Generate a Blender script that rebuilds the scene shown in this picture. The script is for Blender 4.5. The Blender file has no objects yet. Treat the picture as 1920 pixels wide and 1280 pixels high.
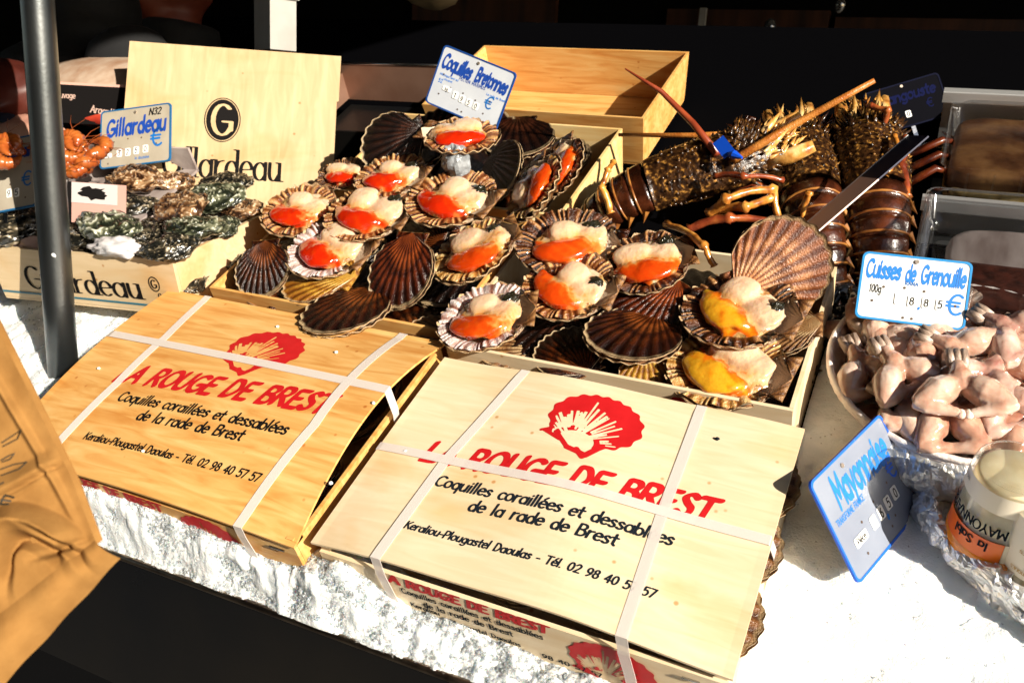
import bpy, bmesh, math, random
import numpy as np
from mathutils import Matrix, Vector, Euler
random.seed(7); np.random.seed(7)
SC = bpy.context.scene
COL = SC.collection
PI = math.pi
rad = math.radians

# ------------------------------------------------------------------ frame of the sloping display
# Everything on the stall is laid out on the display's own plane (x along the counter, y away from the customer,
# z square to the sloping ice).  TILT turns that frame into the world; it slopes 28 degrees down to the customer.
TILT = Matrix.Translation((0, 0, .95)) @ Matrix.Rotation(rad(28), 4, 'X')
RAW = set()                                   # names already laid out in world coordinates
CAM = np.array([0.46513206, -0.33744316, 0.71005934])
AX = np.array([[0.89586112, 0.16582643, -0.41223105], [0.41754472, -0.6314476, 0.65339906], [-0.15195147, -0.75747972, -0.63492931]])
FOC = 1655.62
def ray(px, py): return AX @ np.array([px - 960., py - 640., FOC])
def at(px, py, z):                            # the point of the display plane z that the survey pixel marks
    r = ray(px, py); return Vector(CAM + r * (z - CAM[2]) / r[2])
def at_y(px, py, y):
    r = ray(px, py); return Vector(CAM + r * (y - CAM[1]) / r[1])
def at_d(px, py, d):
    r = ray(px, py); return Vector(CAM + r / np.linalg.norm(r) * d)
def W(px, py, d): return TILT @ at_d(px, py, d)

# ------------------------------------------------------------------ camera, sky, sun, exposure
cam = bpy.data.cameras.new('camera'); camo = bpy.data.objects.new('camera', cam); COL.objects.link(camo)
M = Matrix(((AX[0][0], -AX[0][1], -AX[0][2], CAM[0]), (AX[1][0], -AX[1][1], -AX[1][2], CAM[1]),
            (AX[2][0], -AX[2][1], -AX[2][2], CAM[2]), (0, 0, 0, 1)))
camo.matrix_world = TILT @ M
RAW.add(camo.name)
cam.sensor_width = 36; cam.lens = FOC / 1920 * 36; cam.clip_start = .02; cam.clip_end = 200
cam.dof.use_dof = True; cam.dof.focus_distance = .86; cam.dof.aperture_fstop = 14
SC.camera = camo
to_sun = (TILT.to_3x3() @ Vector((.83, -.17, .54))).normalized()
elev = math.asin(to_sun.z); azim = math.atan2(to_sun.x, to_sun.y)
wd = bpy.data.worlds.new('World'); SC.world = wd; wd.use_nodes = True
nt = wd.node_tree; sky = nt.nodes.new('ShaderNodeTexSky'); sky.sky_type = 'NISHITA'; sky.sun_disc = False
sky.sun_elevation = elev; sky.sun_rotation = azim
bg = nt.nodes['Background']; nt.links.new(sky.outputs[0], bg.inputs[0]); bg.inputs[1].default_value = .05
sl = bpy.data.lights.new('sun', 'SUN'); sl.energy = 5; sl.angle = rad(.5); sl.color = (1, .915, .775)
so = bpy.data.objects.new('sun', sl); COL.objects.link(so); so.rotation_euler = (-to_sun).to_track_quat('-Z', 'Y').to_euler(); RAW.add('sun')
SC.view_settings.view_transform = 'Standard'; SC.view_settings.look = 'None'
SC.view_settings.exposure = 1.06; SC.view_settings.gamma = 1; SC.view_settings.use_curve_mapping = False
SC.cycles.use_denoising = True
SC.cycles.max_bounces = 8; SC.cycles.transparent_max_bounces = 12

# ------------------------------------------------------------------ noise
def _h(i, j, k, s):
    n = (i * 374761393 + j * 668265263 + k * 2147483647 % 1013904223 + k * 1274126177 + s * 974634777) & 0x7fffffff
    n = ((n ^ (n >> 13)) * 1274126177) & 0x7fffffff
    return ((n ^ (n >> 16)) & 0xffff) / 65535.
def vnoise(p, s=0):
    p = np.asarray(p, float); f0 = np.floor(p); f = p - f0; i = f0.astype(np.int64); u = f * f * (3 - 2 * f); r = 0
    for a in (0, 1):
        for b in (0, 1):
            for c in (0, 1):
                w = (u[..., 0] if a else 1 - u[..., 0]) * (u[..., 1] if b else 1 - u[..., 1]) * (u[..., 2] if c else 1 - u[..., 2])
                r = r + w * _h(i[..., 0] + a, i[..., 1] + b, i[..., 2] + c, s)
    return r * 2 - 1
def fbm(p, o=4, s=0):
    p = np.asarray(p, float); r = 0; a = 1.; t = 0
    for k in range(o):
        r = r + a * vnoise(p * 2 ** k, s + k); t += a; a *= .5
    return r / t

# ------------------------------------------------------------------ objects
def tag(o, label=None, cat=None, group=None, kind=None):
    if label: o['label'] = label
    if cat: o['category'] = cat
    if group: o['group'] = group
    if kind: o['kind'] = kind
    return o
def thing(name, label, cat, loc=(0, 0, 0), rot=None, group=None, scale=1., raw=False):
    o = bpy.data.objects.new(name, None); COL.objects.link(o); o.empty_display_size = .02
    m = Matrix.Translation(Vector(loc))
    if rot is not None: m = m @ rot.to_4x4()
    if scale != 1.: m = m @ Matrix.Scale(scale, 4)
    o.matrix_world = m
    if raw: RAW.add(o.name)
    return tag(o, label, cat, group)
def mk_mesh(name, v, f, m=None, smooth=False, attr=None, fm=None):
    me = bpy.data.meshes.new(name)
    me.from_pydata([tuple(map(float, p)) for p in v], [], [tuple(map(int, q)) for q in f]); me.update()
    for x in (m if isinstance(m, (list, tuple)) else [m]):
        if x: me.materials.append(x)
    if fm is not None: me.polygons.foreach_set('material_index', list(fm))
    if smooth: me.polygons.foreach_set('use_smooth', [True] * len(me.polygons))
    if attr is not None:
        a = me.color_attributes.new('pat', 'FLOAT_COLOR', 'POINT')
        c = np.ones((len(v), 4), np.float32); c[:, :attr.shape[1]] = attr
        a.data.foreach_set('color', c.ravel())
    return me
def link(name, me, parent=None):
    o = bpy.data.objects.new(name, me); COL.objects.link(o)
    if parent: o.parent = parent
    return o
def part(name, v, f, m, parent, smooth=False, attr=None, off=None, fm=None):
    """a mesh part; off = the root's place to take away when v is given in display coordinates"""
    v = np.asarray(v, float)
    if off is not None: v = v - np.asarray(off, float)
    return link(name, mk_mesh(name, v, f, m, smooth, attr, fm), parent)
class MB:
    def __init__(s): s.v = []; s.f = []
    def add(s, v, f):
        n = len(s.v); s.v += [tuple(map(float, p)) for p in v]; s.f += [tuple(int(i) + n for i in q) for q in f]; return s
    def hexa(s, b, t):                         # bottom four, top four corners
        return s.add(list(b) + list(t), [(3, 2, 1, 0), (4, 5, 6, 7), (0, 1, 5, 4), (1, 2, 6, 5), (2, 3, 7, 6), (3, 0, 4, 7)])
    def box(s, c, d, M=None):
        x, y, z = [q / 2 for q in d]; c = Vector(c)
        p = [Vector((a, b, e)) for e in (-z, z) for a, b in ((-x, -y), (x, -y), (x, y), (-x, y))]
        p = [(M @ q if M else q) + c for q in p]
        return s.hexa(p[:4], p[4:])
    def tube(s, pts, rs, n=8, cap=True, flat=1., up=(0, 0, 1)):
        pts = [Vector(p) for p in pts]; k = len(pts); base = len(s.v)
        rs = [rs] * k if isinstance(rs, (int, float)) else rs
        u = Vector(up); vs = []
        for i, p in enumerate(pts):
            t = (pts[min(i + 1, k - 1)] - pts[max(i - 1, 0)]).normalized()
            a = t.cross(u)
            if a.length < 1e-4: a = t.cross(Vector((1, .2, .1)))
            a.normalize(); b = a.cross(t).normalized()
            r = rs[i]; ra, rb = (r if isinstance(r, tuple) else (r, r * flat))
            for j in range(n):
                w = 2 * PI * j / n; vs.append(p + a * (math.cos(w) * ra) + b * (math.sin(w) * rb))
        fs = [(i * n + j, i * n + (j + 1) % n, (i + 1) * n + (j + 1) % n, (i + 1) * n + j) for i in range(k - 1) for j in range(n)]
        if cap: fs += [tuple(range(n - 1, -1, -1)), tuple((k - 1) * n + j for j in range(n))]
        return s.add(vs, fs)
    def disc(s, c, r, n=12, z=0, ry=None):
        return s.add([(c[0] + r * math.cos(2 * PI * i / n), c[1] + (ry or r) * math.sin(2 * PI * i / n), z) for i in range(n)], [tuple(range(n))])
    def build(s, name, m, parent=None, smooth=False, off=None): return part(name, s.v, s.f, m, parent, smooth, off=off)
def grid(nu, nv, fn):
    """sheet of (nu+1)(nv+1) points fn(u,v)"""
    v = [fn(i / nu, j / nv) for j in range(nv + 1) for i in range(nu + 1)]
    f = [(j * (nu + 1) + i, j * (nu + 1) + i + 1, (j + 1) * (nu + 1) + i + 1, (j + 1) * (nu + 1) + i) for j in range(nv) for i in range(nu)]
    return v, f
def slab(nu, nv, top, bot):
    """closed sheet with thickness between top(u,v) and bot(u,v)"""
    v1, f1 = grid(nu, nv, top); v2, f2 = grid(nu, nv, bot); n = len(v1)
    f = f1 + [tuple(n + i for i in reversed(q)) for q in f2]
    rim = [i for i in range(nu + 1)] + [j * (nu + 1) + nu for j in range(1, nv + 1)] + [nv * (nu + 1) + i for i in range(nu - 1, -1, -1)] + [j * (nu + 1) for j in range(nv - 1, 0, -1)]
    m = len(rim)
    f += [(rim[i], n + rim[i], n + rim[(i + 1) % m], rim[(i + 1) % m]) for i in range(m)]
    return v1 + v2, f
def blob(c, r, n=20, m=14, nz=.08, ns=3., seed=0, p=1., flat=1.):
    """lumpy ellipsoid"""
    V = []; F = []
    for i in range(m + 1):
        a = -PI / 2 + PI * i / m
        for j in range(n):
            b = 2 * PI * j / n; q = [math.cos(a) * math.cos(b), math.cos(a) * math.sin(b), math.sin(a)]
            V.append([math.copysign(abs(e) ** p, e) for e in q])
    V = np.array(V); V = V * (1 + nz * fbm(V * ns * .5 + seed * 7.3, 3, seed))[:, None]
    F = [(i * n + j, i * n + (j + 1) % n, (i + 1) * n + (j + 1) % n, (i + 1) * n + j) for i in range(m) for j in range(n)]
    return V * np.array(r) + np.array(c), F
def remesh(mb, vox, smooth=4, disp=None):
    """one skin round several overlapping closed shells"""
    me = mk_mesh('tmp', mb.v, mb.f); o = bpy.data.objects.new('tmp', me); COL.objects.link(o)
    r = o.modifiers.new('r', 'REMESH'); r.mode = 'VOXEL'; r.voxel_size = vox
    s = o.modifiers.new('s', 'SMOOTH'); s.factor = .5; s.iterations = smooth
    dg = bpy.context.evaluated_depsgraph_get(); e = o.evaluated_get(dg)
    m2 = bpy.data.meshes.new_from_object(e); v = np.array([x.co[:] for x in m2.vertices]); f = [tuple(p.vertices) for p in m2.polygons]
    bpy.data.objects.remove(o); bpy.data.meshes.remove(m2); bpy.data.meshes.remove(me)
    return v, f
def dup(o, parent=None):
    c = o.copy(); COL.objects.link(c)
    if parent: c.parent = parent
    for ch in o.children: dup(ch, c)
    return c

# ------------------------------------------------------------------ materials
def nodes(name):
    m = bpy.data.materials.new(name); m.use_nodes = True
    t = m.node_tree; return m, t, t.nodes['Principled BSDF'], t.nodes, t.links
def ramp(N, stops, interp='LINEAR'):
    r = N.new('ShaderNodeValToRGB'); e = r.color_ramp; e.interpolation = interp
    while len(e.elements) < len(stops): e.elements.new(.5)
    for el, (p, c) in zip(e.elements, stops): el.position = p; el.color = (*c, 1) if len(c) == 3 else c
    return r
def mk(name, col, rough=.5, metal=0., spec=.5, cols=None, ns=20., bump=0., bs=80., coat=0., sss=0., ssr=(1, .4, .2), sscale=.004, stretch=None, detail=5, trans=0., ior=1.45, rough2=None, tex='Object', dist=.002):
    m, t, b, N, L = nodes(name)
    b.inputs['Base Color'].default_value = (*col, 1); b.inputs['Roughness'].default_value = rough
    b.inputs['Metallic'].default_value = metal; b.inputs['Specular IOR Level'].default_value = spec
    b.inputs['Coat Weight'].default_value = coat; b.inputs['Coat Roughness'].default_value = .08
    b.inputs['Transmission Weight'].default_value = trans; b.inputs['IOR'].default_value = ior
    if sss: b.inputs['Subsurface Weight'].default_value = sss; b.inputs['Subsurface Radius'].default_value = ssr; b.inputs['Subsurface Scale'].default_value = sscale
    tc = N.new('ShaderNodeTexCoord'); mp = N.new('ShaderNodeMapping'); L.new(tc.outputs[tex], mp.inputs[0])
    if stretch: mp.inputs['Scale'].default_value = stretch
    if cols:
        n = N.new('ShaderNodeTexNoise'); n.inputs['Scale'].default_value = ns; n.inputs['Detail'].default_value = detail; L.new(mp.outputs[0], n.inputs['Vector'])
        k = len(cols); r = ramp(N, [(.3 + .4 * i / max(k - 1, 1), c) for i, c in enumerate(cols)]); L.new(n.outputs['Fac'], r.inputs[0]); L.new(r.outputs[0], b.inputs['Base Color'])
        if rough2 is not None:
            q = N.new('ShaderNodeMapRange'); q.inputs[1].default_value = .3; q.inputs[2].default_value = .7; q.inputs[3].default_value = rough; q.inputs[4].default_value = rough2
            L.new(n.outputs['Fac'], q.inputs[0]); L.new(q.outputs[0], b.inputs['Roughness'])
    if bump:
        n2 = N.new('ShaderNodeTexNoise'); n2.inputs['Scale'].default_value = bs; n2.inputs['Detail'].default_value = 6; L.new(mp.outputs[0], n2.inputs['Vector'])
        bm = N.new('ShaderNodeBump'); bm.inputs['Strength'].default_value = bump; bm.inputs['Distance'].default_value = dist
        L.new(n2.outputs['Fac'], bm.inputs['Height']); L.new(bm.outputs[0], b.inputs['Normal'])
    return m
def wood(name, c0, c1, c2, stretch=(3, 26, 26), knots=True, rough=.55):
    """thin peeled poplar: faint long grain, broad warm stains, a few pin knots"""
    m, t, b, N, L = nodes(name)
    tc = N.new('ShaderNodeTexCoord'); mp = N.new('ShaderNodeMapping'); mp.inputs['Scale'].default_value = stretch; L.new(tc.outputs['Object'], mp.inputs[0])
    wv = N.new('ShaderNodeTexNoise'); wv.inputs['Scale'].default_value = 3; wv.inputs['Detail'].default_value = 7; wv.inputs['Distortion'].default_value = 1.2; L.new(mp.outputs[0], wv.inputs['Vector'])
    r = ramp(N, [(.3, c0), (.5, c1), (.72, c2)]); L.new(wv.outputs['Fac'], r.inputs[0])
    st = N.new('ShaderNodeTexNoise'); st.inputs['Scale'].default_value = 9; st.inputs['Detail'].default_value = 3; st.inputs['Distortion'].default_value = .8
    m2 = N.new('ShaderNodeMapping'); m2.inputs['Scale'].default_value = (.6, 1.4, 1.4); L.new(tc.outputs['Object'], m2.inputs[0]); L.new(m2.outputs[0], st.inputs['Vector'])
    sr = ramp(N, [(.52, (0, 0, 0)), (.72, (1, 1, 1))]); L.new(st.outputs['Fac'], sr.inputs[0])
    mx = N.new('ShaderNodeMix'); mx.data_type = 'RGBA'; mx.blend_type = 'MULTIPLY'; mx.inputs['B'].default_value = (.93, .72, .45, 1)
    sc = N.new('ShaderNodeMath'); sc.operation = 'MULTIPLY'; sc.inputs[1].default_value = .7; L.new(sr.outputs[0], sc.inputs[0]); L.new(sc.outputs[0], mx.inputs['Factor'])
    L.new(r.outputs[0], mx.inputs['A']); out = mx.outputs['Result']
    if knots:
        vo = N.new('ShaderNodeTexVoronoi'); vo.inputs['Scale'].default_value = 34; vo.inputs['Randomness'].default_value = 1; L.new(tc.outputs['Object'], vo.inputs['Vector'])
        kr = ramp(N, [(.045, (1, 1, 1)), (.09, (0, 0, 0))]); L.new(vo.outputs['Distance'], kr.inputs[0])
        k2 = N.new('ShaderNodeMix'); k2.data_type = 'RGBA'; k2.blend_type = 'MULTIPLY'; k2.inputs['B'].default_value = (.72, .5, .32, 1)
        L.new(kr.outputs[0], k2.inputs['Factor']); L.new(out, k2.inputs['A']); out = k2.outputs['Result']
    L.new(out, b.inputs['Base Color']); b.inputs['Roughness'].default_value = rough
    bm = N.new('ShaderNodeBump'); bm.inputs['Strength'].default_value = .25; bm.inputs['Distance'].default_value = .0006; L.new(wv.outputs['Fac'], bm.inputs['Height']); L.new(bm.outputs[0], b.inputs['Normal'])
    return m
def shellmat(name, dark, light, band, inner=(.78, .64, .5), innerd=(.22, .07, .035), rough=.32):
    """outside: radial ribs and growth bands; inside: pale with a brown margin (read from the shell's own growth and rib coordinates)"""
    m, t, b, N, L = nodes(name)
    at_ = N.new('ShaderNodeAttribute'); at_.attribute_name = 'pat'; sp = N.new('ShaderNodeSeparateColor'); L.new(at_.outputs['Color'], sp.inputs[0])
    tc = N.new('ShaderNodeTexCoord'); no = N.new('ShaderNodeTexNoise'); no.inputs['Scale'].default_value = 7; no.inputs['Detail'].default_value = 5; L.new(tc.outputs['Object'], no.inputs['Vector'])
    ad = N.new('ShaderNodeMath'); ad.operation = 'MULTIPLY_ADD'; ad.inputs[1].default_value = .35; L.new(no.outputs['Fac'], ad.inputs[0]); L.new(sp.outputs['Red'], ad.inputs[2])
    rb = ramp(N, [(.2, light), (.42, band), (.55, light), (.72, dark), (.86, band), (1., dark)]); L.new(ad.outputs[0], rb.inputs[0])
    rr = ramp(N, [(.1, dark), (.75, (1, 1, 1))]); L.new(sp.outputs['Green'], rr.inputs[0])
    mx = N.new('ShaderNodeMix'); mx.data_type = 'RGBA'; mx.blend_type = 'MULTIPLY'; mx.inputs['Factor'].default_value = .8; L.new(rb.outputs[0], mx.inputs['A']); L.new(rr.outputs[0], mx.inputs['B'])
    ri = ramp(N, [(.95, inner), (1.16, innerd)]); L.new(ad.outputs[0], ri.inputs[0])
    m2 = N.new('ShaderNodeMix'); m2.data_type = 'RGBA'; L.new(sp.outputs['Blue'], m2.inputs['Factor']); L.new(mx.outputs['Result'], m2.inputs['A']); L.new(ri.outputs[0], m2.inputs['B'])
    er = ramp(N, [(.955, (0, 0, 0)), (.985, (.7, .7, .7))]); L.new(sp.outputs['Red'], er.inputs[0]); m3 = N.new('ShaderNodeMix'); m3.data_type = 'RGBA'; m3.inputs['B'].default_value = (.50, .36, .20, 1)
    L.new(er.outputs[0], m3.inputs['Factor']); L.new(m2.outputs['Result'], m3.inputs['A'])
    L.new(m3.outputs['Result'], b.inputs['Base Color']); b.inputs['Roughness'].default_value = rough
    n2 = N.new('ShaderNodeTexNoise'); n2.inputs['Scale'].default_value = 60; n2.inputs['Detail'].default_value = 6; L.new(tc.outputs['Object'], n2.inputs['Vector'])
    bm = N.new('ShaderNodeBump'); bm.inputs['Strength'].default_value = .4; bm.inputs['Distance'].default_value = .01; L.new(n2.outputs['Fac'], bm.inputs['Height']); L.new(bm.outputs[0], b.inputs['Normal'])
    return m
def attrmat(name, stops, rough=.25, coat=.4, sss=.2, noise=.25, ns=14, bump=.3, chan='Red', bdist=.01):
    """colour read along the 'pat' attribute, loosened by noise"""
    m, t, b, N, L = nodes(name)
    at_ = N.new('ShaderNodeAttribute'); at_.attribute_name = 'pat'; sp = N.new('ShaderNodeSeparateColor'); L.new(at_.outputs['Color'], sp.inputs[0])
    tc = N.new('ShaderNodeTexCoord'); no = N.new('ShaderNodeTexNoise'); no.inputs['Scale'].default_value = ns; no.inputs['Detail'].default_value = 5; L.new(tc.outputs['Object'], no.inputs['Vector'])
    sb = N.new('ShaderNodeMath'); sb.operation = 'SUBTRACT'; sb.inputs[1].default_value = .5; L.new(no.outputs['Fac'], sb.inputs[0])
    ad = N.new('ShaderNodeMath'); ad.operation = 'MULTIPLY_ADD'; ad.inputs[1].default_value = noise * 2; L.new(sb.outputs[0], ad.inputs[0]); L.new(sp.outputs[chan], ad.inputs[2])
    r = ramp(N, stops); L.new(ad.outputs[0], r.inputs[0]); L.new(r.outputs[0], b.inputs['Base Color'])
    b.inputs['Roughness'].default_value = rough; b.inputs['Coat Weight'].default_value = coat; b.inputs['Coat Roughness'].default_value = .06
    if sss: b.inputs['Subsurface Weight'].default_value = sss; b.inputs['Subsurface Radius'].default_value = (1, .35, .15); b.inputs['Subsurface Scale'].default_value = .04
    if bump:
        n2 = N.new('ShaderNodeTexNoise'); n2.inputs['Scale'].default_value = ns * 3; n2.inputs['Detail'].default_value = 5; L.new(tc.outputs['Object'], n2.inputs['Vector'])
        bm = N.new('ShaderNodeBump'); bm.inputs['Strength'].default_value = bump; bm.inputs['Distance'].default_value = bdist; L.new(n2.outputs['Fac'], bm.inputs['Height']); L.new(bm.outputs[0], b.inputs['Normal'])
    return m
def clear(name, tint=(1, 1, 1), refl=.09, rough=.05):
    """thin clear plastic: mostly see-through, with a Fresnel gloss"""
    m = bpy.data.materials.new(name); m.use_nodes = True; t = m.node_tree; N, L = t.nodes, t.links; N.clear()
    o = N.new('ShaderNodeOutputMaterial'); mx = N.new('ShaderNodeMixShader'); tr = N.new('ShaderNodeBsdfTransparent'); gl = N.new('ShaderNodeBsdfGlossy')
    tr.inputs[0].default_value = (*tint, 1); gl.inputs['Roughness'].default_value = rough; fr = N.new('ShaderNodeLayerWeight'); fr.inputs[0].default_value = .25
    ad = N.new('ShaderNodeMath'); ad.operation = 'MULTIPLY_ADD'; ad.inputs[1].default_value = .5; ad.inputs[2].default_value = refl; L.new(fr.outputs['Fresnel'], ad.inputs[0])
    L.new(ad.outputs[0], mx.inputs[0]); L.new(tr.outputs[0], mx.inputs[1]); L.new(gl.outputs[0], mx.inputs[2]); L.new(mx.outputs[0], o.inputs[0]); return m
def flatm(name, col, rough=.5, **k): return mk(name, col, rough, **k)

# ------------------------------------------------------------------ writing: one pen skeleton, several nibs
def sm(pts, n=6):                              # Catmull-Rom through the points
    p = [np.array(q, float) for q in pts]; p = [2 * p[0] - p[1]] + p + [2 * p[-1] - p[-2]]; o = []
    for i in range(1, len(p) - 2):
        for k in range(n):
            t = k / n; a, b, c, d = p[i - 1:i + 3]
            o.append(.5 * (2 * b + (c - a) * t + (2 * a - 5 * b + 4 * c - d) * t * t + (3 * b - a - 3 * c + d) * t ** 3))
    return o + [p[-2]]
def arc(cx, cy, rx, ry, a, b, n=14): return [np.array((cx + rx * math.cos(rad(a + (b - a) * i / n)), cy + ry * math.sin(rad(a + (b - a) * i / n)))) for i in range(n + 1)]
def ln(*p): return [np.array(q, float) for q in p]
O_ = lambda cx, r=.24: arc(cx, .32, r, .32, 0, 360, 22)
GL = {
 'A': (.7, [ln((0, 0), (.34, 1)), ln((.34, 1), (.66, 0)), ln((.13, .36), (.55, .36))]),
 'B': (.62, [ln((.06, 0), (.06, 1)), sm([(.06, 1), (.38, .98), (.5, .78), (.36, .56), (.06, .53)]), sm([(.06, .53), (.42, .5), (.56, .27), (.42, .03), (.06, 0)])]),
 'C': (.68, [arc(.38, .5, .34, .5, 48, 312)]),
 'D': (.68, [ln((.06, 0), (.06, 1)), sm([(.06, 1), (.38, .95), (.6, .5), (.38, .05), (.06, 0)])]),
 'E': (.56, [ln((.06, 0), (.06, 1)), ln((.06, 1), (.5, 1)), ln((.06, .52), (.42, .52)), ln((.06, 0), (.52, 0))]),
 'F': (.54, [ln((.06, 0), (.06, 1)), ln((.06, 1), (.5, 1)), ln((.06, .52), (.42, .52))]),
 'G': (.74, [arc(.38, .5, .34, .5, 48, 330), ln((.42, .44), (.7, .44)), ln((.69, .44), (.69, .16))]),
 'H': (.66, [ln((.06, 0), (.06, 1)), ln((.58, 0), (.58, 1)), ln((.06, .52), (.58, .52))]),
 'I': (.2, [ln((.08, 0), (.08, 1))]),
 'K': (.62, [ln((.06, 0), (.06, 1)), ln((.54, 1), (.06, .42)), ln((.2, .58), (.58, 0))]),
 'L': (.54, [ln((.06, 1), (.06, 0)), ln((.06, 0), (.5, 0))]),
 'M': (.84, [ln((.06, 0), (.1, 1)), ln((.1, 1), (.4, .3)), ln((.4, .3), (.7, 1)), ln((.7, 1), (.76, 0))]),
 'N': (.7, [ln((.06, 0), (.06, 1)), ln((.06, 1), (.6, 0)), ln((.6, 0), (.6, 1))]),
 'O': (.76, [arc(.37, .5, .33, .5, 0, 360, 26)]),
 'P': (.58, [ln((.06, 0), (.06, 1)), sm([(.06, 1), (.4, .97), (.52, .72), (.38, .47), (.06, .44)])]),
 'R': (.64, [ln((.06, 0), (.06, 1)), sm([(.06, 1), (.4, .97), (.52, .73), (.38, .5), (.06, .48)]), ln((.26, .48), (.58, 0))]),
 'S': (.58, [sm([(.5, .86), (.3, 1), (.09, .82), (.26, .56), (.46, .38), (.46, .12), (.24, 0), (.03, .14)])]),
 'T': (.6, [ln((.3, 0), (.3, 1)), ln((0, 1), (.6, 1))]),
 'U': (.68, [sm([(.06, 1), (.06, .4), (.14, .06), (.32, 0), (.5, .06), (.58, .4), (.58, 1)])]),
 'X': (.62, [ln((.03, 0), (.56, 1)), ln((.03, 1), (.58, 0))]),
 'Y': (.6, [ln((0, 1), (.3, .46)), ln((.58, 1), (.3, .46)), ln((.3, .46), (.3, 0))]),
 'a': (.58, [arc(.27, .31, .23, .31, 30, 330, 20), ln((.5, .64), (.5, .0))]),
 'b': (.58, [ln((.06, 1.02), (.06, 0)), arc(.29, .31, .23, .31, 160, -160, 20)]),
 'c': (.48, [arc(.28, .32, .23, .32, 50, 310)]),
 'd': (.58, [ln((.5, 1.02), (.5, 0)), arc(.27, .31, .22, .31, 20, 340, 20)]),
 'e': (.52, [ln((.05, .34), (.47, .36)), arc(.27, .32, .23, .32, 8, 312, 20)]),
 'g': (.58, [arc(.27, .33, .22, .31, 20, 340, 20), sm([(.5, .64), (.5, .1), (.48, -.18), (.3, -.32), (.08, -.24)])]),
 'h': (.56, [ln((.06, 1.02), (.06, 0)), sm([(.06, .4), (.2, .6), (.38, .6), (.46, .4), (.46, 0)])]),
 'i': (.2, [ln((.08, .64), (.08, 0)), ln((.08, .88), (.085, .9))]),
 'k': (.5, [ln((.06, 1.02), (.06, 0)), ln((.42, .64), (.06, .26)), ln((.2, .4), (.46, 0))]),
 'l': (.2, [ln((.08, 1.04), (.08, 0))]),
 'm': (.86, [ln((.06, .64), (.06, 0)), sm([(.06, .42), (.18, .6), (.34, .6), (.41, .42), (.41, 0)]), sm([(.41, .42), (.52, .6), (.68, .6), (.75, .42), (.75, 0)])]),
 'n': (.56, [ln((.06, .64), (.06, 0)), sm([(.06, .4), (.2, .6), (.38, .6), (.46, .4), (.46, 0)])]),
 'o': (.56, [O_(.27)]),
 'p': (.58, [ln((.06, .64), (.06, -.32)), arc(.29, .32, .23, .31, 160, -160, 20)]),
 'q': (.58, [ln((.5, .64), (.5, -.32)), arc(.27, .32, .22, .31, 20, 340, 20)]),
 'r': (.4, [ln((.06, .64), (.06, 0)), sm([(.06, .36), (.16, .56), (.36, .62)])]),
 's': (.46, [sm([(.39, .54), (.24, .64), (.08, .52), (.2, .36), (.36, .24), (.34, .06), (.18, 0), (.03, .08)])]),
 't': (.4, [ln((.17, .94), (.17, .12)), ln((.17, .12), (.3, 0)), ln((.0, .64), (.36, .64))]),
 'u': (.56, [sm([(.06, .64), (.06, .2), (.16, .02), (.32, .04), (.46, .24)]), ln((.47, .64), (.47, 0))]),
 'v': (.5, [ln((.03, .64), (.24, 0)), ln((.47, .64), (.24, 0))]), 'z': (.5, [ln((.04, .64), (.44, .64)), ln((.44, .64), (.04, 0)), ln((.04, 0), (.46, 0))]),
 'V': (.62, [ln((.02, 1), (.3, 0)), ln((.58, 1), (.3, 0))]), 'Q': (.76, [arc(.37, .5, .33, .5, 0, 360, 26), ln((.45, .22), (.68, -.06))]),
 'y': (.54, [ln((.03, .64), (.26, .06)), ln((.5, .64), (.14, -.32))]),
 '0': (.62, [arc(.29, .5, .24, .5, 0, 360, 24)]),
 '1': (.4, [ln((.04, .8), (.2, 1)), ln((.2, 1), (.2, 0))]),
 '2': (.6, [sm([(.06, .8), (.26, 1), (.48, .84), (.42, .52), (.05, .0)]), ln((.05, 0), (.54, 0))]),
 '3': (.58, [sm([(.06, .86), (.28, 1), (.47, .8), (.25, .54)]), sm([(.25, .54), (.5, .36), (.42, .06), (.22, 0), (.04, .12)])]),
 '4': (.62, [ln((.42, 0), (.42, 1)), ln((.42, 1), (.04, .3)), ln((.04, .3), (.58, .3))]),
 '5': (.58, [ln((.48, 1), (.12, 1)), ln((.12, 1), (.09, .56)), sm([(.09, .56), (.34, .64), (.5, .36), (.38, .05), (.16, 0), (.04, .1)])]),
 '6': (.6, [sm([(.44, .98), (.16, .68), (.07, .3)]), arc(.29, .29, .22, .29, 0, 360, 20)]),
 '7': (.56, [ln((.04, 1), (.5, 1)), ln((.5, 1), (.18, 0))]),
 '8': (.6, [arc(.29, .76, .19, .23, 0, 360, 18), arc(.29, .27, .23, .27, 0, 360, 20)]),
 '9': (.6, [arc(.29, .7, .22, .29, 0, 360, 20), sm([(.51, .7), (.44, .3), (.16, .0)])]),
 '\u20ac': (.8, [arc(.45, .5, .33, .48, 52, 308, 22), ln((0, .6), (.56, .6)), ln((0, .42), (.53, .42))]),
 '-': (.4, [ln((.05, .36), (.32, .36))]), '.': (.22, [ln((.08, .02), (.085, .03))]), ',': (.22, [ln((.1, .04), (.04, -.14))]),
 "'": (.2, [ln((.1, 1), (.06, .78))]), ' ': (.44, []),
}
GL['\u00e9'] = (GL['e'][0], GL['e'][1] + [ln((.22, .8), (.36, .98))])
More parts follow.
